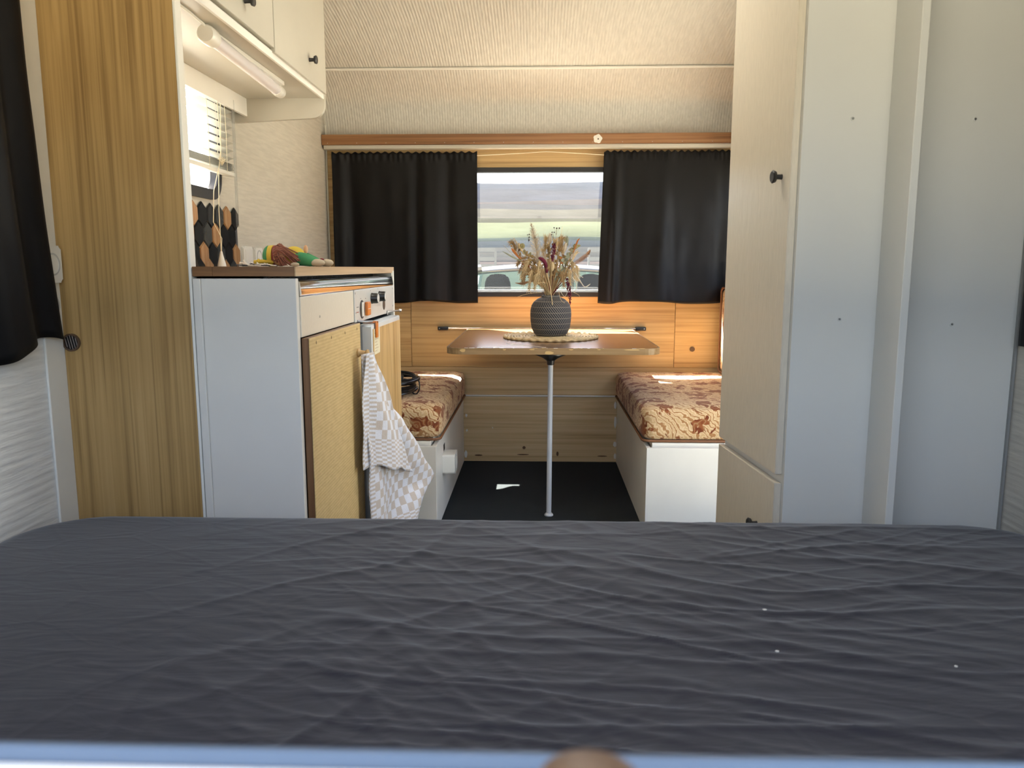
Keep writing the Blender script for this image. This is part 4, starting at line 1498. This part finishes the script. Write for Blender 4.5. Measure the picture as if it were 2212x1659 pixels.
def stem(nm, tip, m=straw, r=.0011, bend=None):
    return obj(nm, tube(bm_new(), stem_pts(tip, bend), [r * 1.2] * 2 + [r] * 8, 5), m, bq, True)


def leaf(bm, p, d, ln, w, up=Vector((0, -1, 0)), curl=.2):
    d = d.normalized()
    s = d.cross(up).normalized()
    nrm = s.cross(d)
    prev = None
    for k in range(6):
        t = k / 5
        ww = w * math.sin(PI * (t * .92 + .06)) ** .8
        c = p + d * ln * t + nrm * (curl * ln * t * t)
        row = [bm.verts.new(c - s * ww), bm.verts.new(c + nrm * ww * .3), bm.verts.new(c + s * ww)]
        if prev:
            for q in (0, 1):
                bm.faces.new((prev[q], prev[q + 1], row[q + 1], row[q]))
        prev = row


def wheat(a, b, m=straw, grains=18, size=.0055, sag=.02):
    """an ear from a (stem side) to b (tip)"""
    st = stem('grass_stem', a, m)
    bm = bm_new()
    pts = bez(a, (a + b) / 2 + Vector((0, 0, sag)), b, grains)
    for k, p in enumerate(pts):
        d = (pts[min(k + 1, grains)] - pts[max(k - 1, 0)]).normalized()
        u, v = frame_of(d)
        for q in (0, 1, 2):
            an = k * 1.1 + q * 2.1
            e = (d * .8 + (u * math.cos(an) + v * math.sin(an)) * .55).normalized()
            tube(bm, [p, p + e * size * .6, p + e * size * 1.5, p + e * size * 4], [.0004, size * .34, size * .20, .0002], 4)
    obj('ear', bm, m, st, True)


def bunny(tip, d, ln=.04, w=.0085, m=cream_f):
    d = Vector(d).normalized()
    a = tip - d * ln
    st = stem('bunny_tail_stem', a, straw)
    bm = bm_new()
    tube(bm, [a, a + d * ln * .15, a + d * ln * .45, a + d * ln * .8, tip], [w * .3, w * .85, w, w * .7, w * .1], 12)
    u, v = frame_of(d)
    for k in range(120):
        t = rb.uniform(.05, .98)
        an = rb.uniform(0, 2 * PI)
        r = w * math.sin(PI * min(1, t * .85 + .12))
        e = u * math.cos(an) + v * math.sin(an)
        p = a + d * ln * t + e * r * .9
        tube(bm, [p, p + (e * .6 + d) * .006], [.00035, .0001], 3)
    obj('tail', bm, m, st, True)


def plume(base, tip, w, m, n=340):
    st = stem('pampas_stem', base, straw, .0014)
    bm = bm_new()
    ax = bez(base, (base + tip) / 2 + Vector((.008, 0, 0)), tip, 12)
    tube(bm, ax, [.0012] * 13, 5)
    for k in range(n):
        t = rb.random() ** .8
        i = min(11, int(t * 12))
        p = ax[i].lerp(ax[i + 1], t * 12 - i)
        d = (tip - base).normalized()
        u, v = frame_of(d)
        an = rb.uniform(0, 2 * PI)
        e = (u * math.cos(an) + v * math.sin(an))
        ln = w * (1.15 - t) * rb.uniform(.5, 1.2)
        q = p + (d * 1.3 + e * .7) * ln * .6
        r = p + (d * 1.5 + e * 1.2) * ln - Vector((0, 0, .15 * ln))
        tube(bm, [p, q, r], [.0004, .0006, .0002], 3)
    obj('plume', bm, m, st, True)


def amaranth(a, b, w, m=wine, n=150):
    st = stem('amaranth_stem', a, m, .0014)
    bm = bm_new()
    for k in range(n):
        t = rb.random()
        p = a.lerp(b, t)
        r = w * math.sin(PI * min(1, .15 + t * .8)) * rb.random() ** .5
        an = rb.uniform(0, 2 * PI)
        c = p + Vector((r * math.cos(an), r * math.sin(an), rb.uniform(-.004, .004)))
        s = rb.uniform(.0014, .0028)
        bmesh.ops.create_icosphere(bm, subdivisions=1, radius=s, matrix=Matrix.Translation(c))
    obj('cluster', bm, m, st, True)


def leafy(tip, m, n=8, ln=.018, w=.005, spread=.06):
    pts = stem_pts(tip)
    st = obj('leafy_stem', tube(bm_new(), pts, .0009, 5), straw_d, bq, True)
    for k in range(n):
        t = .45 + .55 * (k + .5) / n
        i = min(len(pts) - 2, int(t * (len(pts) - 1)))
        p = pts[i].lerp(pts[i + 1], t * (len(pts) - 1) - i)
        d = (pts[i + 1] - pts[i]).normalized()
        an = k * 2.4
        u, v = frame_of(d)
        e = (d * .7 + u * math.cos(an) + v * math.sin(an))
        bm = bm_new()
        leaf(bm, p, e, ln * rb.uniform(.7, 1.2), w * rb.uniform(.8, 1.2), Vector((.1, -1, .2)), .15)
        o = obj('leaf', bm, m, st, True)


def berries(tip, n=4, m=darkb, r=.003):
    st = stem('berry_stem', tip, straw_d, .0006)
    bm = bm_new()
    for k in range(n):
        c = tip + Vector((rb.uniform(-.012, .012), rb.uniform(-.008, .008), rb.uniform(-.014, .012)))
        ball(bm, c, r * rb.uniform(.7, 1.1), 8, 6)
        tube(bm, [tip - Vector((0, 0, .02)), c], .0003, 4)
    obj('berries', bm, m, st, True)


plume(P(800, 640, -.01), P(712, 160, -.01), .034, cream_f, 420)
plume(P(600, 470, .02), P(535, 290, .02), .016, cream_f, 120)
plume(P(975, 500, .02), P(985, 290, .02), .018, cream_f, 160)
bunny(P(898, 250, -.01), (0, 0, 1), .042)
bunny(P(585, 345, -.01), (-.45, 0, 1), .036, .008, straw)
bunny(P(1062, 340, 0), (.25, 0, 1), .040, .0075)
bunny(P(1075, 275, .02), (.05, 0, 1), .034, .006, greyg)
bunny(P(925, 530, -.05), (.05, -.2, 1), .038, .0095, straw)
bunny(P(850, 480, -.02), (-.1, 0, 1), .036, .008)
amaranth(P(945, 350, -.03), P(920, 520, -.045), .011, n=170)
amaranth(P(1085, 735, -.06), P(1105, 945, -.07), .008, n=150)
amaranth(P(1075, 690, -.05), P(1075, 810, -.06), .007, n=70)
# curled wine-red tail
st = stem('amaranth_stem', P(868, 640, -.05), wine, .0014)
bm = bm_new()
cur = bez(P(870, 640, -.05), P(872, 505, -.055), P(785, 492, -.055), 12)
tube(bm, cur, [.003, .005, .006, .0065, .0068, .007, .0072, .0074, .0075, .0075, .007, .005, .002], 12)
for k in range(200):
    t = rb.random() * 12
    i = min(11, int(t))
    p = cur[i].lerp(cur[i + 1], t - i)
    e = Vector((rb.gauss(0, 1), rb.gauss(0, 1), rb.gauss(0, 1))).normalized()
    tube(bm, [p + e * .005, p + e * .0092], [.0006, .0002], 3)
obj('tail', bm, wine, st, True)
# drooping wheat and oats
for a, b, m, dy in (((690, 520), (625, 690), straw, -.03), ((650, 500), (575, 560), straw_d, 0), ((800, 520), (785, 720), straw, -.06), ((1120, 520), (1150, 690), straw, -.03),
                    ((720, 610), (695, 800), straw, -.05), ((760, 560), (740, 700), straw_d, -.03), ((850, 420), (862, 300), straw, .0), ((1000, 430), (1025, 300), straw_d, .02),
                    ((1160, 560), (1180, 700), straw, -.02), ((830, 600), (820, 760), straw_d, -.05), ((660, 560), (640, 740), straw, -.01), ((1010, 620), (1040, 760), straw_d, -.05),
                    ((560, 420), (515, 340), straw_d, .02), ((960, 420), (955, 330), straw, -.02), ((1090, 600), (1100, 740), straw, -.045), ((780, 640), (750, 790), straw, -.06)):
    wheat(P(*a, dy), P(*b, dy - .006), m)
for k in range(22):     # oats and short ears filling the middle of the bunch
    zx = rb.uniform(640, 1170)
    zy = rb.uniform(430, 640)
    dr = rb.choice((-1, 1, 1))
    wheat(P(zx, zy, rb.uniform(-.06, .05)), P(zx + (zx - 914) * .12 + rb.uniform(-25, 25), zy + dr * rb.uniform(70, 120), rb.uniform(-.07, .05)), straw if k % 3 else straw_d, 12, .0045, .012)
# brown feather, low brown leaf, grey leaf
for pts_, w, m in (([(1085, 590), (1190, 520), (1270, 462), (1302, 412)], .011, brownf), ([(770, 712), (690, 728), (620, 748), (553, 738)], .006, brownf), ([(610, 520), (540, 490), (480, 455), (426, 425)], .004, greyg),
                   ([(600, 500), (560, 450), (535, 420), (515, 395)], .006, rust), ([(1130, 450), (1160, 360), (1175, 320), (1195, 300)], .004, rust)):
    q = [P(*p, -.03) for p in pts_]
    st = stem('feather_stem', q[0], straw_d)
    bm = bm_new()
    tube(bm, q, [.0012, .001, .0008, .0004], 5)
    for i in range(len(q) - 1):
        for k in range(14):
            c = q[i].lerp(q[i + 1], k / 14)
            t = (i + k / 14) / 3
            d = (q[i + 1] - q[i]).normalized()
            ww = w * math.sin(PI * min(1, .18 + t * .78))
            for s in (-1, 1):
                e = (d * .9 + d.cross(Vector((0, 1, 0))) * s).normalized()
                tube(bm, [c, c + e * ww * .6, c + e * ww * 1.2], [.0009, .0011, .0003], 3)
    obj('blade', bm, m, st, True)
# olive and eucalyptus foliage, ochre leaves
for p, m, n, ln, w, dy in (((1120, 400), greyg, 10, .016, .006, -.01), ((1165, 360), olive, 7, .018, .008, 0), ((1060, 480), greyg, 10, .018, .006, -.03), ((1010, 600), greyg, 8, .022, .005, -.05),
                           ((500, 360), ochre, 5, .016, .005, 0), ((620, 370), olive, 5, .018, .009, -.01), ((845, 320), ochre, 6, .020, .006, 0), ((1010, 290), ochre, 9, .018, .008, .02),
                           ((1075, 310), olive, 7, .018, .007, .02), ((640, 440), straw_d, 9, .020, .005, 0), ((700, 470), ochre, 9, .022, .006, -.02), ((1130, 540), greyg, 9, .018, .007, -.02),
                           ((760, 460), straw_d, 8, .02, .005, .02), ((890, 380), olive, 7, .02, .006, 0), ((950, 560), straw_d, 8, .022, .005, -.03), ((680, 640), straw_d, 12, .026, .005, -.03),
                           ((1080, 640), straw_d, 10, .022, .005, -.02), ((740, 720), ochre, 8, .022, .005, -.05), ((600, 490), rust, 6, .012, .005, -.02), ((1035, 455), rust, 5, .012, .005, -.03), ((940, 290), rust, 5, .010, .005, -.02)):
    leafy(P(*p, dy), m, n, ln, w)
for p in ((625, 372), (1155, 378)):
    st = stem('seed_head_stem', P(*p, -.015), straw_d, .0008)
    obj('seed_head', ball(bm_new(), P(*p, -.015), (.0105, .006, .011), 14, 9), olive, st, True)
for p in ((685, 285), (757, 285), (965, 210), (575, 415), (935, 250), (1090, 600)):
    berries(P(*p, -.01))
# thin spikes, straws filling the neck, trailing straws
for p in ((1025, 178), (835, 245), (480, 330), (435, 365), (1118, 330), (560, 320), (780, 250), (1140, 600), (1010, 250)):
    stem('spike', P(*p, rb.uniform(-.02, .03)), straw_d if rb.random() < .5 else straw, .0006)
for k in range(34):
    a = rb.uniform(-1, 1)
    tip = P(914 + a * 230, 600 - 120 * rb.random() + 60 * abs(a), rb.uniform(-.06, .06))
    stem('straw', tip, straw if k % 3 else straw_d, .0013)
for pts_, m, r in (([(868, 640), (905, 790), (928, 960), (937, 1090)], straw, .0016), ([(985, 800), (1010, 900), (1050, 935)], straw, .0008), ([(820, 830), (700, 840), (580, 872)], straw, .0007),
                   ([(1000, 810), (1050, 870), (1095, 760)], greyw, .0009), ([(1150, 640), (1200, 720), (1245, 775), (1300, 745)], greyw, .0018), ([(1120, 680), (1160, 740), (1160, 800), (1135, 830)], greyw, .0016),
                   ([(1180, 660), (1210, 675), (1228, 685)], greyw, .0012), ([(720, 800), (800, 735), (870, 740)], straw, .001), ([(1140, 830), (1180, 850), (1195, 870)], straw, .0006)):
    q = [P(*p, -.075) for p in pts_]
    fine_ = []
    for i in range(len(q) - 1):
        for k in range(4):
            t = k / 4
            p0, p1, p2, p3 = q[max(i - 1, 0)], q[i], q[i + 1], q[min(i + 2, len(q) - 1)]
            fine_.append(.5 * (2 * p1 + (p2 - p0) * t + (2 * p0 - 5 * p1 + 4 * p2 - p3) * t * t + (3 * p1 - p0 - 3 * p2 + p3) * t ** 3))
    fine_.append(q[-1])
    obj('trailing_straw', tube(bm_new(), fine_, [r] * (len(fine_) - 1) + [r * .4], 5), m, bq, True)

# ---------------------------------------------------------------- pelmet and curtains of the far window
pe = thing('pelmet_shelf', 'long teak pelmet board above the far window and curtains', 'pelmet', (-.016, 3.70, 1.49))
obj('board', B(XL + .002, XR - .001, 3.668, 3.735, 1.507, 1.5525, .001, 1), 'teak', pe)
obj('curtain_rail', B(XL + .008, XR - .004, 3.676, 3.715, 1.489, 1.5065, .002), 'cream', pe)
for k in range(14):
    x = XL + .03 + k * .135
    obj('pin', ball(bm_new(), (x, 3.668, 1.514), .0016, 6, 4), 'steel', pe)
bm = bm_new()
poly = []
for k in range(18):
    a = k * 2 * PI / 18
    r = .0195 * (1 + .10 * math.sin(a * 5 + 1) + .05 * math.sin(a * 9))
    poly.append((.268 + r * math.cos(a), 1.5275 + r * math.sin(a)))
prism(bm, poly, 'y', 3.6672, 3.668)
tp_ = obj('torn_paper_patch', bm, 'plate', pe)
obj('screw_hole', lathe(bm_new(), [(.0035, 0), (.0035, -.0006)], (.270, 3.6671, 1.5265), 'y', 10), 'brown_plastic', tp_)


def curtain(name, label, along, a0, a1, fixed, sgn, zt_, zb_, seed, amp=.014, nf=6.5, hem=.006, a0b=None, a1b=None, ruffle=True, bulge=0., bc=0., bw=1.):
    """cloth hanging in the plane `fixed`; along = 'x' or 'y'; sgn = side towards the room"""
    a0b = a0 if a0b is None else a0b
    a1b = a1 if a1b is None else a1b
    t = thing(name, label, 'curtain', ((a0 + a1) / 2, fixed, zb_) if along == 'x' else (fixed, (a0 + a1) / 2, zb_))

    def f(u, v):
        z = zt_ + (zb_ - zt_) * v
        vf = v ** 3 if along == 'y' else v
        s = (a0 + (a1 - a0) * u) * (1 - vf) + (a0b + (a1b - a0b) * u) * vf
        ph = u * nf * 2 * PI + 1.3 * noise.noise(Vector((u * 3, seed, 0))) * 3 + .5 * noise.noise(Vector((u * 5, v * 1.5, seed)))
        g = .35 + .65 * min(1, v * 1.6)
        sharp = math.sin(ph)
        w = amp * g * (sharp + .35 * math.sin(ph * 2 + seed)) * (.55 + .6 * abs(noise.noise(Vector((u * 2.3, seed + 5, 0)))) * 2)
        w += .003 * noise.noise(Vector((u * 12, v * 5, seed)))
        if ruffle:
            k = math.exp(-((v - .025) / .02) ** 2)
            w += .004 * k * math.sin(u * 150 + 3 * noise.noise(Vector((u * 9, seed, 2))))
            z += (.004 * math.sin(u * 120 + seed) if v < .01 else 0)
        z += hem * math.sin(ph * .5 + seed) * v ** 6
        d = fixed + sgn * (amp * 1.2 + w + v * bulge * math.exp(-((s - bc) / bw) ** 2))
        return Vector((s, d, z)) if along == 'x' else Vector((d, s, z))
    bm = bm_new()
    sheet_grid(bm, 150, 60, f)
    o = obj('cloth', bm, 'satin', t, 'all')
    solidify(o, .0015)
    return t


curtain('window_curtain', 'black satin curtain left of the far window', 'x', -.962, -.284, 3.724, -1, 1.477, .788, 1.2, .015, 3.3, bulge=.06, bc=-.52, bw=.10)
curtain('window_curtain', 'black satin curtain right of the far window, above the right seat', 'x', .300, .885, 3.715, -1, 1.477, .788, 4.6, .016, 3.0, a0b=.278, bulge=.085, bc=.5, bw=.3)
o = obj('curtain_wire', tube(bm_new(), [(-.284, 3.697, 1.460), (-.1, 3.697, 1.468), (.035, 3.69, 1.475), (.18, 3.697, 1.468), (.300, 3.697, 1.460)], .0018, 6), 'cord', smooth=True)
tag(o, 'thin cream curtain wire spanning the gap between the two far curtains', 'wire')

curtain('bedside_curtain', 'black satin curtain on the left wall beside the bed', 'y', .55, 1.515, XL, 1, 1.86, .79, 2.2, .018, 6, .02, a1b=1.562, ruffle=False)
curtain('bedside_curtain', 'black satin curtain at the right edge of the picture above the bed', 'y', .55, 1.568, XR, -1, 1.86, .785, 7.7, .007, 6, .01, ruffle=False)
